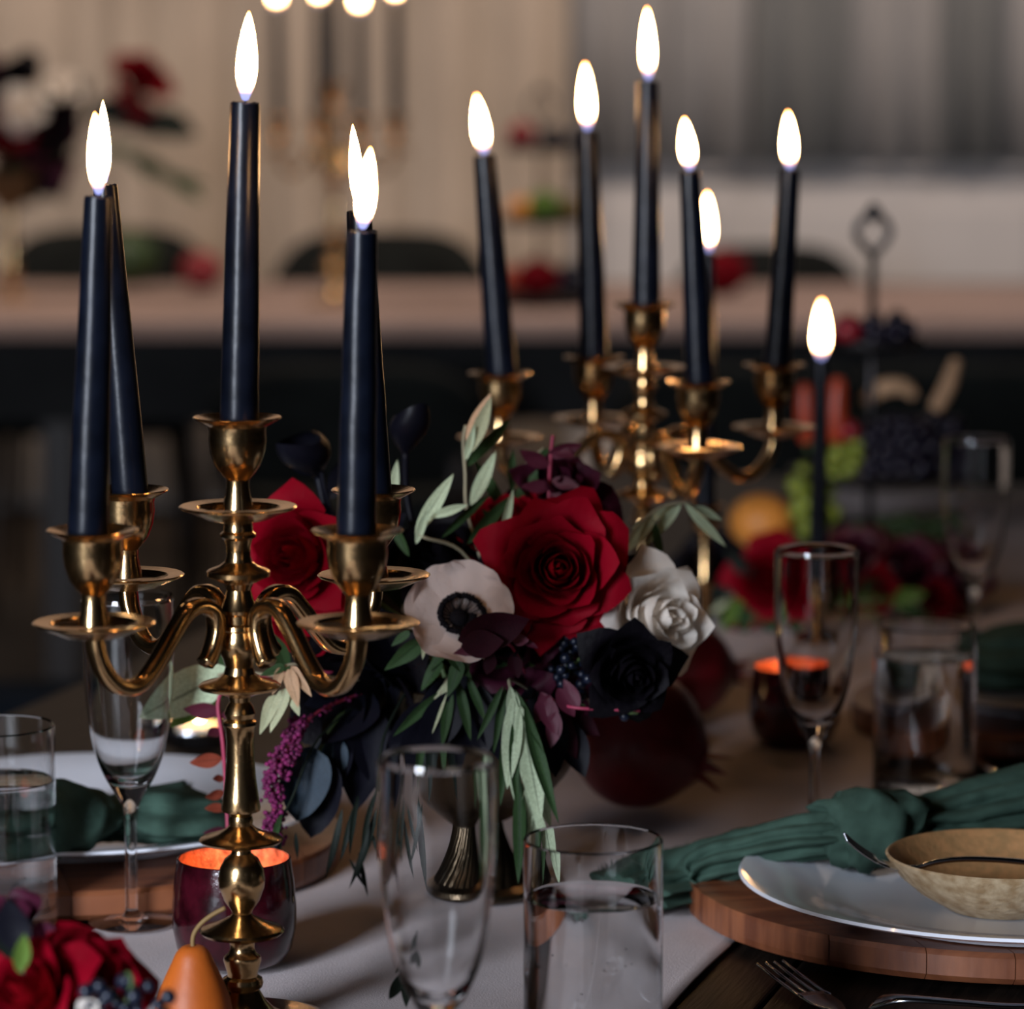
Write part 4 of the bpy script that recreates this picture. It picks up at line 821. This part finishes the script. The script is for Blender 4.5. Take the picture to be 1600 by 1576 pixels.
spray('large pale olive leaves reaching left behind the candelabra', [(600, 1070, YF - .01), (470, 1060, YF - .05), (380, 1050, YF - .06), (340, 1055, YF - .065)],
      [(365, 1045, 212, 1122, YF - .06, YF - .07, None, 1.0, .1), (380, 1060, 250, 1100, YF - .06, YF - .05, 'olive_green', 1.0, .5), (350, 1075, 262, 1135, YF - .06, YF - .07, 'lime', .8, .4), (450, 1050, 420, 985, YF - .05, YF - .06, 'olive_green'), (380, 1050, 335, 1000, YF - .06, YF - .05, 'olive_green', 1.3)], 'broad', 'olive', ws=.9)
spray('sprig of tan and pale small leaves right of the candelabra stem', [(620, 1060, YF - .02), (530, 1060, YF - .07), (470, 1038, YF - .10), (445, 1040, YF - .105)],
      [(455, 1040, 488, 1090, YF - .11, YF - .115, 'tan', 1, 0), (450, 1045, 468, 1108, YF - .11, YF - .12, 'tan', 1.1, .2), (440, 1042, 424, 1088, YF - .11, YF - .12, 'tan', 1, -.2), (430, 1085, 405, 1150, YF - .11, YF - .12, 'pale', 1, 0), (448, 1075, 420, 1145, YF - .11, YF - .12, 'pale', 1, .3), (455, 1085, 470, 1120, YF - .11, YF - .12, 'pale'), (445, 1040, 405, 1055, YF - .11, YF - .115, 'olive_green'), (470, 1038, 475, 1010, YF - .1, YF - .1, 'olive_green')], 'oval', 'tan', 0.0009, 'olive_stem', grp='small-leaved sprays in the bouquet', name='leaf_branch', ws=1.3)
spray('small green leaves between the arm and the anemone', [(760, 1060, YF - .05), (700, 1010, YF - .09), (660, 985, YF - .10), (620, 975, YF - .10)],
      [(690, 995, 722, 998, YF - .10, YF - .11, 'lime', 1.2), (680, 985, 640, 960, YF - .10, YF - .1, 'lime'), (665, 990, 660, 1030, YF - .10, YF - .11, 'pale', .8), (700, 1005, 670, 1050, YF - .1, YF - .1), (640, 985, 610, 1010, YF - .1, YF - .1), (700, 1020, 740, 1060, YF - .1, YF - .1), (690, 1030, 655, 1080, YF - .1, YF - .1), (720, 1030, 700, 1090, YF - .1, YF - .1), (660, 1000, 600, 1050, YF - .09, YF - .09)], 'oval', 'olive_green', 0.0009, grp='small-leaved sprays in the bouquet', name='leaf_branch', ws=1.2)
# red eucalyptus on left
spray('hanging red-stemmed eucalyptus with rust leaves left of the candelabra', [(600, 1060, YF - .02), (480, 1050, YF - .04), (380, 1065, YF - .06), (342, 1090, YF - .07), (348, 1160, YF - .075), (353, 1230, YF - .075), (356, 1300, YF - .08)],
      [(345, 1112, 286, 1108, YF - .07, YF - .08, 'plum_leaf', 1), (347, 1140, 322, 1150, YF - .07, YF - .08, 'plum_leaf', 1.4), (348, 1185, 296, 1192, YF - .07, YF - .08, 'rust', 1), (350, 1215, 330, 1218, YF - .07, YF - .08, 'rust'), (352, 1238, 318, 1245, YF - .07, YF - .08, 'rust'), (353, 1262, 320, 1262, YF - .07, YF - .08, 'rust'), (355, 1298, 318, 1302, YF - .07, YF - .08, 'plum_leaf'), (346, 1120, 372, 1112, YF - .07, YF - .08, 'plum_leaf'), (350, 1200, 372, 1195, YF - .07, YF - .08, 'rust')], 'broad', 'rust', 0.0013, 'plum_stem', grp='red-leaved sprays in the bouquet', name='leaf_branch')
spray('plum leaves and crimson twigs above the red roses', [(860, 900, YF), (858, 790, YF + .01), (860, 720, YF + .01), (864, 680, YF + .01)],
      [(858, 730, 810, 700, YF + .01, YF), (855, 712, 910, 695, YF + .01, YF), (860, 760, 815, 760, YF + .01, YF), (862, 750, 905, 760, YF + .01, YF), (858, 780, 830, 800, YF + .01, YF), (864, 700, 900, 715, YF + .01, YF), (858, 770, 900, 800, YF + .01, YF)], 'broad', 'plum_leaf', 0.0014, 'plum_stem', grp='red-leaved sprays in the bouquet', name='leaf_branch')
spray('crimson twigs with plum leaves over the pomegranate', [(850, 1085, YF - .07), (890, 1104, YF - .10), (950, 1108, YF - .10), (1000, 1110, YF - .10)],
      [(860, 1085, 835, 1130, YF - .1, YF - .1, None, 1.3), (870, 1075, 900, 1120, YF - .1, YF - .1, None, 1.3), (845, 1080, 870, 1150, YF - .1, YF - .1), (930, 1106, 935, 1122, YF - .1, YF - .1), (905, 1106, 880, 1060, YF - .1, YF - .1), (870, 1110, 860, 1170, YF - .1, YF - .1)], 'broad', 'plum_leaf', 0.0010, 'plum_stem', grp='red-leaved sprays in the bouquet', name='leaf_branch')
spray('mauve petal-like leaves in front of the maroon flower', [(820, 1050, YF - .08), (800, 1010, YF - .11), (770, 1000, YF - .12)],
      [(770, 1000, 730, 1010, YF - .12, YF - .125, None, 1.5), (800, 1000, 828, 1000, YF - .12, YF - .125, None, 1.5), (815, 1000, 842, 1012, YF - .12, YF - .12), (760, 1010, 705, 1022, YF - .12, YF - .12), (715, 1000, 830, 970, YF - .135, YF - .14, 'maroon', 1.3, .4), (720, 1010, 790, 1000, YF - .135, YF - .14, 'maroon', 1.5, .1), (800, 1020, 810, 1060, YF - .11, YF - .11, 'maroon', 1.4), (770, 1020, 760, 1055, YF - .11, YF - .11, 'maroon', 1.4)], 'broad', 'plum_leaf', 0.0010, 'plum_stem', grp='red-leaved sprays in the bouquet', name='leaf_branch')
# thin willow-like leaves hanging in front of runner
wl = []
for (a, b, c_, d) in ((560, 1240, 540, 1340), (585, 1240, 560, 1330), (535, 1262, 512, 1378), (555, 1255, 530, 1350), (590, 1260, 552, 1395), (600, 1240, 590, 1350), (560, 1330, 575, 1403), (545, 1340, 572, 1390), (600, 1270, 630, 1380), (640, 1240, 655, 1400), (650, 1250, 625, 1360), (610, 1250, 640, 1330), (575, 1290, 600, 1350)):
    wl.append((a, b, c_, d, YF - .09, YF - .10))
spray('thin dark willow leaves trailing over the runner', [(640, 1070, YF - .04), (600, 1150, YF - .08), (590, 1230, YF - .09), (570, 1300, YF - .09), (560, 1370, YF - .095)], wl, 'long', 'willow', 0.0009, 'willow', grp='willow sprays', name='leaf_branch', curl=.3)
spray('thin dark willow leaves hanging between votive and candelabra ball', [(600, 1070, YF - .03), (500, 1150, YF - .08), (455, 1250, YF - .10), (430, 1290, YF - .11)],
      [(440, 1270, 418, 1340, YF - .11, YF - .12, 'olive_green'), (430, 1300, 422, 1420, YF - .11, YF - .12, 'euca', 1.3), (440, 1310, 428, 1365, YF - .11, YF - .12), (462, 1300, 464, 1345, YF - .1, YF - .1)], 'long', 'willow', 0.0009, 'willow', grp='willow sprays', name='leaf_branch', ws=1.6)
spray('fallen dark willow leaf sprig on the runner left of the front flute', [(640, 1465, FY - .02), (634, 1510, FY - .05), (628, 1545, FY - .07)], [(640, 1470, 620, 1520, FY - .02, FY - .04), (634, 1515, 605, 1570, FY - .05, FY - .09), (636, 1510, 632, 1568, FY - .05, FY - .09)], 'long', 'willow', 0.0006, 'willow', grp='willow sprays', name='leaf_branch', ws=1.6)
# amaranth
def beads(name, lab, cat, path, rad, n, br, m, seed, grp, part='seed_bead', stuff=True, stem=True):
    P = sm([px3(p) for p in path], 10); t = thing(name, lab, cat, P[0], 0, grp); L_ = locp(t, P); rnd = random.Random(seed); bm = bmesh.new()
    for k in range(n):
        s_ = rnd.random(); i = int(s_ * (len(L_) - 1)); r_ = rad * (0.5 + 0.5 * math.sin(PI * (0.1 + 0.85 * s_))) * math.sqrt(rnd.random())
        d = Vector((rnd.gauss(0, 1), rnd.gauss(0, 1), rnd.gauss(0, 1))).normalized() * r_
        bmesh.ops.create_icosphere(bm, subdivisions=1, radius=br * rnd.uniform(.7, 1.3), matrix=T(L_[i] + d))
    me = bpy.data.meshes.new(part); bm.to_mesh(me); bm.free(); o = mk(part, me, m, t); o['kind'] = 'stuff'
    mk('stem', tube('stem', L_, 0.001, 6), 'plum_stem', t)
    return t
beads('amaranth', 'hanging magenta amaranth tassel right of the candelabra stem', 'flower', [(600, 1070, YF - .03), (500, 1110, YF - .08), (465, 1150, YF - .095)], 0.003, 60, 0.0014, 'amaranth', 4, 'amaranth')
t = beads('amaranth', 'thick lower tail of magenta amaranth beside the blue grey leaf', 'flower', [(466, 1130, YF - .095), (445, 1180, YF - .10), (428, 1220, YF - .10), (430, 1290, YF - .10), (425, 1320, YF - .10)], 0.0095, 520, 0.0016, 'amaranth', 5, 'amaranth')
def bunch(name, lab, cat, ctr, ext, n, br, m, seed, grp, part='berry', stemto=None, var=.2):
    """berries packed inside an ellipsoid, each one a part"""
    ctr = Vector(ctr); t = thing(name, lab, cat, ctr, 0, grp); rnd = random.Random(seed); me = sphere(part, br, 2); me.materials.append(M[m]); pts = []; tries = 0
    while len(pts) < n and tries < 4000:
        tries += 1; d = Vector((rnd.uniform(-1, 1), rnd.uniform(-1, 1), rnd.uniform(-1, 1)))
        if d.length > 1: continue
        p_ = Vector((d.x * ext[0], d.y * ext[1], d.z * ext[2]))
        if all((p_ - q_).length > br * 1.75 for q_ in pts): pts.append(p_)
    for p_ in pts:
        o = mk(part, me, None, t); o.location = p_; s_ = 1 + rnd.uniform(-var, var); o.scale = (s_, s_, s_)
    e_ = locp(t, [stemto])[0] if stemto else Vector((0, 0, -ext[2]))
    mk('stem', tube('stem', sm([(0, 0, ext[2] * 0.9), (0, 0, 0), e_], 5), 0.0011, 6), 'stem', t)
    return t
bunch('berry_cluster', 'cluster of blue black berries under the large red rose', 'berries', aty(900, 1035, YF - .075), (0.018, 0.012, 0.024), 42, 0.0030, 'berry', 3, 'dark berry clusters', stemto=VMOUTH)
bunch('berry_cluster', 'pair of dark berries on a twig in front of the pomegranate', 'berries', aty(980, 1113, YF - .09), (0.006, 0.004, 0.006), 4, 0.0030, 'berry', 6, 'dark berry clusters', stemto=VMOUTH)
# filler so that the vase mouth is full of greenery
for k in range(9):
    a_ = k * 2 * PI / 9; c_ = VMOUTH + Vector((0.05 * math.cos(a_), 0.045 * math.sin(a_), 0.02))
    t = thing('leaf_branch', 'short dark leaf sprig in the vase mouth, ' + ['on its right', 'right and back', 'at the back', 'back left', 'on its left', 'front left', 'at the front', 'front centre', 'front right'][k], 'branch', VMOUTH + Vector((0.03 * math.cos(a_), 0.03 * math.sin(a_), -0.01)), 0, 'packed dark sprigs in the vase')
    mk('stem', tube('stem', locp(t, [VMOUTH + Vector((0.02 * math.cos(a_), 0.02 * math.sin(a_), -0.03)), c_]), 0.0012, 6), 'stem', t)
    for j in range(7):
        b_ = c_ + Vector((random.uniform(-.02, .02), random.uniform(-.02, .02), random.uniform(-.02, .03)))
        e_ = b_ + Vector((math.cos(a_), math.sin(a_), 0)) * random.uniform(.03, .05) + Vector((random.uniform(-.03, .03), random.uniform(-.02, .02), random.uniform(-.03, .05)))
        leaf(t, b_, e_, 'broad', random.choice(['black_leaf', 'olive_green', 'black_leaf', 'willow']), .2, random.uniform(-1, 1))
# ================================================================ FOREGROUND LEFT CLUSTER
YG = 1.72
gb = Vector((aty(110, 1500, YG).x, YG, TZ))
t = thing('low_bowl', 'low brass bowl under the foreground roses, just below the photo edge', 'bowl', (gb.x, gb.y, ZR - 0.001))
mk('bowl_body', lathe('bowl_body', [(0, 0), (0.03, 0), (0.034, 0.003), (0.05, 0.02), (0.058, 0.04), (0.0565, 0.04), (0.048, 0.021), (0.03, 0.005), (0, 0.004)], 40), 'brass_dark', t)
gm = gb + Vector((0, 0, 0.03))
gg = 'foreground roses in the bottom left corner'
rose('blurred red rose in the bottom left corner, largest of the foreground ones', aty(135, 1538, YG), (0.25, -0.75, 0.6), 0.030, 'rose', 22, 41, gg, stemto=gm)
rose('blurred red rose at the bottom left edge behind the larger foreground one', aty(45, 1550, YG - .02), (-0.4, -0.7, 0.6), 0.030, 'rose', 20, 43, gg, stemto=gm)
rose('dark blurred foreground flower against the left edge', aty(5, 1445, YG + .02), (-0.3, -0.6, 0.6), 0.020, 'maroon', 14, 44, gg, stemto=gm)
rose('tiny ivory bud at the bottom edge under the foreground berries', aty(142, 1592, YG - .06), (0, -0.8, 0.6), 0.010, 'rose_white', 8, 45, gg, stemto=gm)
bunch('berry_cluster', 'blurred blue black berries in front of the foreground red rose', 'berries', aty(200, 1560, YG - .055), (0.024, 0.01, 0.014), 24, 0.0034, 'berry', 9, 'dark berry clusters', stemto=gm)
spray('blurred green leaves against the left edge in the foreground', [(80, 1640, YG), (50, 1560, YG - .02), (30, 1500, YG - .03), (20, 1440, YG - .02)],
      [(30, 1520, 38, 1455, YG - .05, YG - .05, 'lime', 1.0), (25, 1500, 0, 1430, YG - .03, YG - .03, 'willow', 1.4), (30, 1490, 10, 1400, YG - .03, YG - .03, 'black_leaf', 1.4), (20, 1470, -20, 1420, YG, YG, 'black_leaf', 1.4), (40, 1520, 60, 1430, YG, YG, 'maroon', 1.2)], 'broad', 'olive_green', grp='foreground leaves', name='leaf_branch')
# ================================================================ FLOWERS AND FRUIT FARTHER ALONG THE TABLE
gy = onz(1195, 985, ZR).y
def low(px, py, off=0): return Vector((aty(px, py, gy + off).x, gy + off, ZR + 0.004))
g3 = 'flowers of the garland along the table'
rose('blurred red rose behind the right-hand flute', aty(1200, 905, gy), (-0.3, -1, 0.3), 0.040, 'rose', 22, 51, g3, stemto=low(1215, 990))
rose('blurred black flower left of the red rose behind the flute', aty(1110, 895, gy + .05), (-0.1, -1, 0.4), 0.038, 'rose_black', 20, 52, g3, stemto=low(1120, 990, .05), name='black_dahlia')
rose('blurred plum flower right of the slim taper', aty(1340, 872, gy + .12), (0, -1, 0.5), 0.032, 'plum_leaf', 18, 53, g3, stemto=low(1345, 960, .12))
rose('blurred plum flower left of the far right flute', aty(1425, 885, gy + .08), (0.1, -1, 0.5), 0.032, 'plum_leaf', 18, 54, g3, stemto=low(1420, 960, .08))
rose('blurred plum flower under the far right flute bowl', aty(1500, 905, gy + .10), (0.3, -1, 0.5), 0.030, 'plum_leaf', 16, 55, g3, stemto=low(1500, 960, .1))
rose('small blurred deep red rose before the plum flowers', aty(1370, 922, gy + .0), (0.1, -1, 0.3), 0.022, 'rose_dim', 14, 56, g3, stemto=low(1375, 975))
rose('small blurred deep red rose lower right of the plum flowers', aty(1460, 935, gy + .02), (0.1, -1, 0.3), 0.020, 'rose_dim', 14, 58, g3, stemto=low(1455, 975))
spray('blurred green leaves under the garland behind the right-hand flute', [(1230, 985, gy - .02), (1290, 950, gy - .02), (1370, 940, gy), (1440, 945, gy)],
      [(1300, 950, 1380, 905, gy, gy), (1320, 950, 1400, 935, gy, gy, 'lime'), (1280, 955, 1250, 900, gy, gy), (1380, 940, 1450, 925, gy, gy, 'lime'), (1340, 945, 1310, 900, gy, gy), (1240, 980, 1170, 960, gy, gy), (1400, 942, 1450, 965, gy, gy)], 'broad', 'olive_green', grp='garland leaves', name='leaf_branch')
spray('blurred drooping leaves between ivory rose and red garland rose', [(1200, 960, gy + .02), (1160, 930, gy), (1120, 940, gy)],
      [(1160, 930, 1125, 985, gy, gy, 'lime'), (1150, 930, 1090, 925, gy, gy, 'willow'), (1170, 935, 1160, 1000, gy, gy), (1140, 935, 1110, 960, gy, gy, 'pale', .7), (1180, 900, 1130, 860, gy, gy, 'willow')], 'broad', 'olive_green', grp='garland leaves', name='leaf_branch')
q = onz(1190, 858, ZR); o = mk('tangerine', sphere('tangerine', 0.036, 3, (1, 1, .85)), 'orange'); o.location = (q.x, q.y, ZR + .030); tag(o, 'blurred orange fruit behind the garland, above the red rose', 'fruit')
# tiered stand on the near table
def tier_stand(lab, loc, tiers, htop, hw, grp):
    t = thing('tiered_stand', lab, 'stand', loc, 0, grp)
    for k, (z, r) in enumerate(tiers):
        mk('tray', lathe('tray', [(0, z), (r * .9, z), (r, z + 0.006), (r * 1.02, z + 0.012), (r * .99, z + 0.012), (r * .93, z + 0.005), (0, z + 0.004)], 40), 'wrought', t)
    mk('pole', tube('pole', [(0, 0, 0), (0, 0, htop - hw * 2.4)], 0.0045, 10), 'wrought', t)
    lp = [(0, 0, htop - hw * 2.5), (hw * .7, 0, htop - hw * 1.8), (hw, 0, htop - hw * 1.1), (hw * .6, 0, htop - hw * .35), (0, 0, htop), (-hw * .6, 0, htop - hw * .35), (-hw, 0, htop - hw * 1.1), (-hw * .7, 0, htop - hw * 1.8), (0, 0, htop - hw * 2.5)]
    mk('loop_handle', tube('loop_handle', sm(lp, 6), 0.0042, 8), 'wrought', t)
    mk('finial', sphere('finial', 0.008, 2, (1, 1, 1.4)), 'wrought', t).location = (0, 0, htop)
    for k in range(3):
        a_ = k * 2 * PI / 3; mk('foot', sphere('foot', 0.008, 2), 'wrought', t).location = (tiers[0][1] * .75 * math.cos(a_), tiers[0][1] * .75 * math.sin(a_), 0.006)
    return t
q = onz(1358, 862, ZR); SY = q.y; SX = q.x
def zz(py): return aty(1358, py, SY).z - ZR
tz2, tz1 = zz(750), zz(545)
tier_stand('dark metal three-tier stand with loop handle on the dining table', (SX, SY, ZR), [(0.012, 0.10), (tz2, 0.085), (tz1, 0.055)], zz(332), 0.018, 'tiered stands')
def fruit(name, lab, px, py, Y, r, m, sqz=(1, 1, 1), grp='fruit on the near tiered stand', zsup=None):
    p_ = aty(px, py, Y); 
    if zsup is not None: p_.z = zsup + r * sqz[2]
    t_ = thing(name, lab, 'fruit', p_, 0, grp); mk('skin', sphere('skin', r, 3, sqz), m, t_); mk('stem', tube('stem', [(0, 0, r * sqz[2] * .92), (r * .08, 0, r * sqz[2] * 1.22)], r * .06, 6), 'pear_stem', t_); return t_
zu, zm, zl = ZR + tz1 + .005, ZR + tz2 + .005, ZR + .017
def bun(lab, px, dy, z, ext, n, br, m, seed):
    c_ = Vector((aty(px, 600, SY + dy).x, SY + dy, z + ext[2])); return bunch('grape_bunch', lab, 'grapes', c_, ext, n, br, m, seed, 'grape bunches on the near tiered stand', 'grape')
bun('dark grapes heaped on the top tray of the near tiered stand', 1385, -.01, zu, (0.030, 0.022, 0.016), 26, 0.0078, 'grape', 1)
bun('big bunch of dark grapes on the middle tray of the near tiered stand', 1400, -.045, zm, (0.042, 0.03, 0.034), 52, 0.0085, 'grape', 2)
bun('dark grapes hanging at the right of the middle tray', 1465, -.01, zm, (0.034, 0.03, 0.034), 36, 0.0085, 'grape', 3)
bun('green grapes on the middle tray left of the dark ones', 1312, -.05, zm, (0.020, 0.02, 0.028), 20, 0.0085, 'grape_green', 4)
bun('green grapes on the bottom tray of the near tiered stand', 1410, -.06, zl, (0.05, 0.02, 0.016), 26, 0.0085, 'greenfruit', 5)
bun('yellow green grapes at the left of the bottom tray', 1272, -.02, zl, (0.022, 0.02, 0.040), 26, 0.009, 'grape_green', 6)
fruit('plum', 'dark red plum at the left of the top tray', 1325, 500, SY, 0.017, 'redfruit', (1, 1, .95), zsup=zu)
fruit('plum', 'small red plum at the right of the top tray', 1412, 500, SY + .02, 0.014, 'redfruit', (1, 1, .95), zsup=zu)
fruit('tomato', 'small bright red tomato beside the green grapes', 1328, 650, SY - .07, 0.011, 'redfruit', zsup=zm + .045)
def pod(lab, pts, r, m):
    P = [px3(p) for p in pts]; t_ = thing('pepper', lab, 'vegetable', P[0], 0, 'peppers on the near tiered stand'); L_ = sm(locp(t_, P), 6); n = len(L_)
    mk('skin', tube('skin', L_, [r * max(.15, math.sin(PI * min(.93, .25 + .7 * i / n)) ** .6) for i in range(n)], 12), m, t_); mk('stem', tube('stem', [L_[0] - (L_[1] - L_[0]).normalized() * .012, L_[0]], r * .2, 6), 'stem', t_)
pod('red orange pepper standing right of the slim taper', [(1308, 690, SY - .06), (1306, 640, SY - .06), (1310, 590, SY - .06)], 0.012, 'carrot')
pod('red orange pepper seen between cup and slim taper', [(1262, 690, SY - .02), (1258, 640, SY - .02), (1258, 600, SY - .02)], 0.010, 'carrot')
pod('tan curved pepper behind the dark grapes', [(1350, 630, SY + .01), (1375, 608, SY + .01), (1410, 604, SY + .01), (1430, 620, SY + .01)], 0.010, 'tan')
pod('rust curved pepper pointing up at the right of the grapes', [(1460, 640, SY - .01), (1480, 605, SY - .01), (1495, 560, SY - .01)], 0.009, 'tan')
# ================================================================ THINGS ON THE BACK TABLE (blurred)
ZB = TZ + 0.011
q = onz(845, 478, ZB); BX, BY = q.x, q.y
zb2 = lambda py: aty(845, py, BY).z - ZB
tier_stand('blurred three-tier stand with fruit on the back table', (BX, BY, ZB), [(0.012, 0.105), (zb2(350), 0.088), (zb2(236), 0.075)], zb2(140), 0.026, 'tiered stands')
def bf(lab, px, dy, z, r, m, sqz=(1, 1, .9), name='fruit_piece'):
    x_ = aty(px, 300, BY + dy).x; t_ = thing(name, lab, 'fruit', (x_, BY + dy, z + r * sqz[2]), 0, 'fruit on the blurred back stand'); mk('skin', sphere('skin', r, 3, sqz), m, t_); mk('stem', tube('stem', [(0, 0, r * sqz[2] * .9), (r * .1, 0, r * sqz[2] * 1.2)], r * .06, 6), 'pear_stem', t_)
for (lab, px, dy, py, r, m) in (('dark red fruit left on the top tray of the back stand', 815, 0, 236, .030, 'redfruit'), ('dark fruit right on the top tray of the back stand', 862, -.02, 236, .026, 'grape'), ('small dark fruit at the right edge of the top tray of the back stand', 885, .01, 236, .018, 'grape'),
    ('green fruit centred on the middle tray of the back stand', 850, -.03, 350, .036, 'lime'), ('olive fruit left on the middle tray of the back stand', 815, -.02, 350, .028, 'orange'), ('brownish fruit right on the middle tray of the back stand', 888, 0, 350, .030, 'pear_stem'),
    ('dark red fruit centred on the bottom tray of the back stand', 840, -.03, 462, .046, 'rose_dim'), ('orange red fruit left on the bottom tray of the back stand', 797, 0, 462, .036, 'carrot'), ('black fruit right on the bottom tray of the back stand', 892, 0, 462, .040, 'grape')):
    bf(lab, px, dy, ZB + (zb2(py) if py < 400 else 0.012) + .005, r, m, name='plum' if 'dark' in lab or 'black' in lab else ('tangerine' if 'orange' in lab else 'pear'))
def solo(name, lab, px, py, r, m, sqz=(1, 1, .9)):
    q_ = onz(px, py, ZB); t_ = thing(name, lab, 'fruit', (q_.x, q_.y, ZB + r * sqz[2]), 0, 'loose fruit on the back table'); mk('skin', sphere('skin', r, 3, sqz), m, t_); mk('stem', tube('stem', [(0, 0, r * sqz[2] * .9), (r * .1, 0, r * sqz[2] * 1.2)], r * .06, 6), 'pear_stem', t_)
solo('pomegranate', 'blurred red pomegranate on the back table left of the tall taper', 315, 452, .046, 'redfruit')
solo('pomegranate', 'blurred red pomegranate on the back table right of the middle candles', 1128, 462, .056, 'rose_dim')
solo('gourd', 'blurred dark green gourd on the back table behind the left tapers', 200, 446, .062, 'greenfruit', (1.1, 1, 1.0))
# flower goblet on back table
q = onz(18, 470, ZB); GX, GY_ = q.x, q.y
t = thing('goblet_vase', 'blurred golden goblet vase at the left end of the back table', 'vase', (GX, GY_, ZB))
zg = lambda py: aty(18, py, GY_).z - ZB
mk('foot', lathe('foot', [(0, 0), (0.05, 0), (0.052, 0.004), (0.02, 0.012), (0.008, 0.02), (0, 0.02)], 36), 'brass', t)
mk('stem', lathe('stem', [(0, 0.018), (0.008, 0.018), (0.014, 0.05), (0.018, 0.075), (0.010, 0.10), (0.013, 0.125), (0.008, zg(330)), (0, zg(330))], 28), 'brass', t)
mk('bowl', lathe('bowl', [(0, zg(332)), (0.02, zg(328)), (0.05, zg(300)), (0.062, zg(265)), (0.060, zg(265)), (0.045, zg(298)), (0, zg(318))], 36), 'brass_dark', t)
gv = Vector((GX, GY_, ZB + zg(275)))
g4 = 'flowers in the blurred goblet vase'
rose('blurred pale flower in the goblet vase at the left', aty(35, 168, GY_ - .09), (0.1, -1, .2), 0.040, 'rose_white', 16, 61, g4, stemto=gv, nu=6)
rose('blurred ivory flower rising from the goblet vase', aty(100, 132, GY_), (0.4, -.6, .8), 0.040, 'rose_white', 14, 62, g4, stemto=gv, nu=6)
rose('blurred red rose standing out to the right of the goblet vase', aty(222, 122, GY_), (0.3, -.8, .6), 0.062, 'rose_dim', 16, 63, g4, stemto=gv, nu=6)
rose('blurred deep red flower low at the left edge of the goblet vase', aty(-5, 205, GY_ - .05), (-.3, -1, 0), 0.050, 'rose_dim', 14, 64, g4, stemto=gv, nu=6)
for i, (x_, y_, r_) in enumerate(((20, 225, .085), (75, 215, .075), (90, 175, .06), (30, 275, .05), (-20, 150, .075), (55, 250, .07), (25, 125, .055))):
    rose(['black flower filling the middle of the goblet vase', 'black flower at the right of the goblet bouquet', 'black flower upper right in the goblet bouquet', 'black flower lowest in the goblet bouquet', 'black flower at the left edge of the goblet bouquet', 'black flower above the goblet rim', 'black flower on top of the goblet bouquet'][i],
         aty(x_, y_, GY_ + .01), (random.uniform(-.5, .5), -.8, .3), r_, 'maroon' if i % 3 == 1 else 'rose_black', 12, 70 + i, g4, stemto=gv, name='black_dahlia', nu=6)
spray('blurred dark leafy branch reaching right under the red rose of the goblet', [(18, 290, GY_), (110, 200, GY_), (200, 175, GY_), (290, 200, GY_)],
      [(150, 190, 210, 150, GY_, GY_), (190, 178, 260, 180, GY_, GY_), (230, 180, 310, 215, GY_, GY_), (200, 175, 250, 215, GY_, GY_), (140, 190, 170, 150, GY_, GY_), (170, 180, 220, 205, GY_, GY_), (215, 178, 190, 140, GY_, GY_)], 'broad', 'willow', .003, 'willow', grp='blurred branches in the goblet vase', name='leaf_branch', ws=1.4)
spray('blurred green drooping branch at the right of the goblet', [(30, 280, GY_), (140, 235, GY_), (230, 250, GY_), (310, 310, GY_)],
      [(190, 240, 260, 262, GY_, GY_), (220, 250, 290, 290, GY_, GY_), (250, 262, 322, 318, GY_, GY_), (150, 236, 220, 232, GY_, GY_), (270, 275, 325, 290, GY_, GY_), (200, 240, 240, 285, GY_, GY_)], 'olive', 'olive_green', .002, 'olive_green', grp='blurred branches in the goblet vase', name='leaf_branch', ws=1.2)
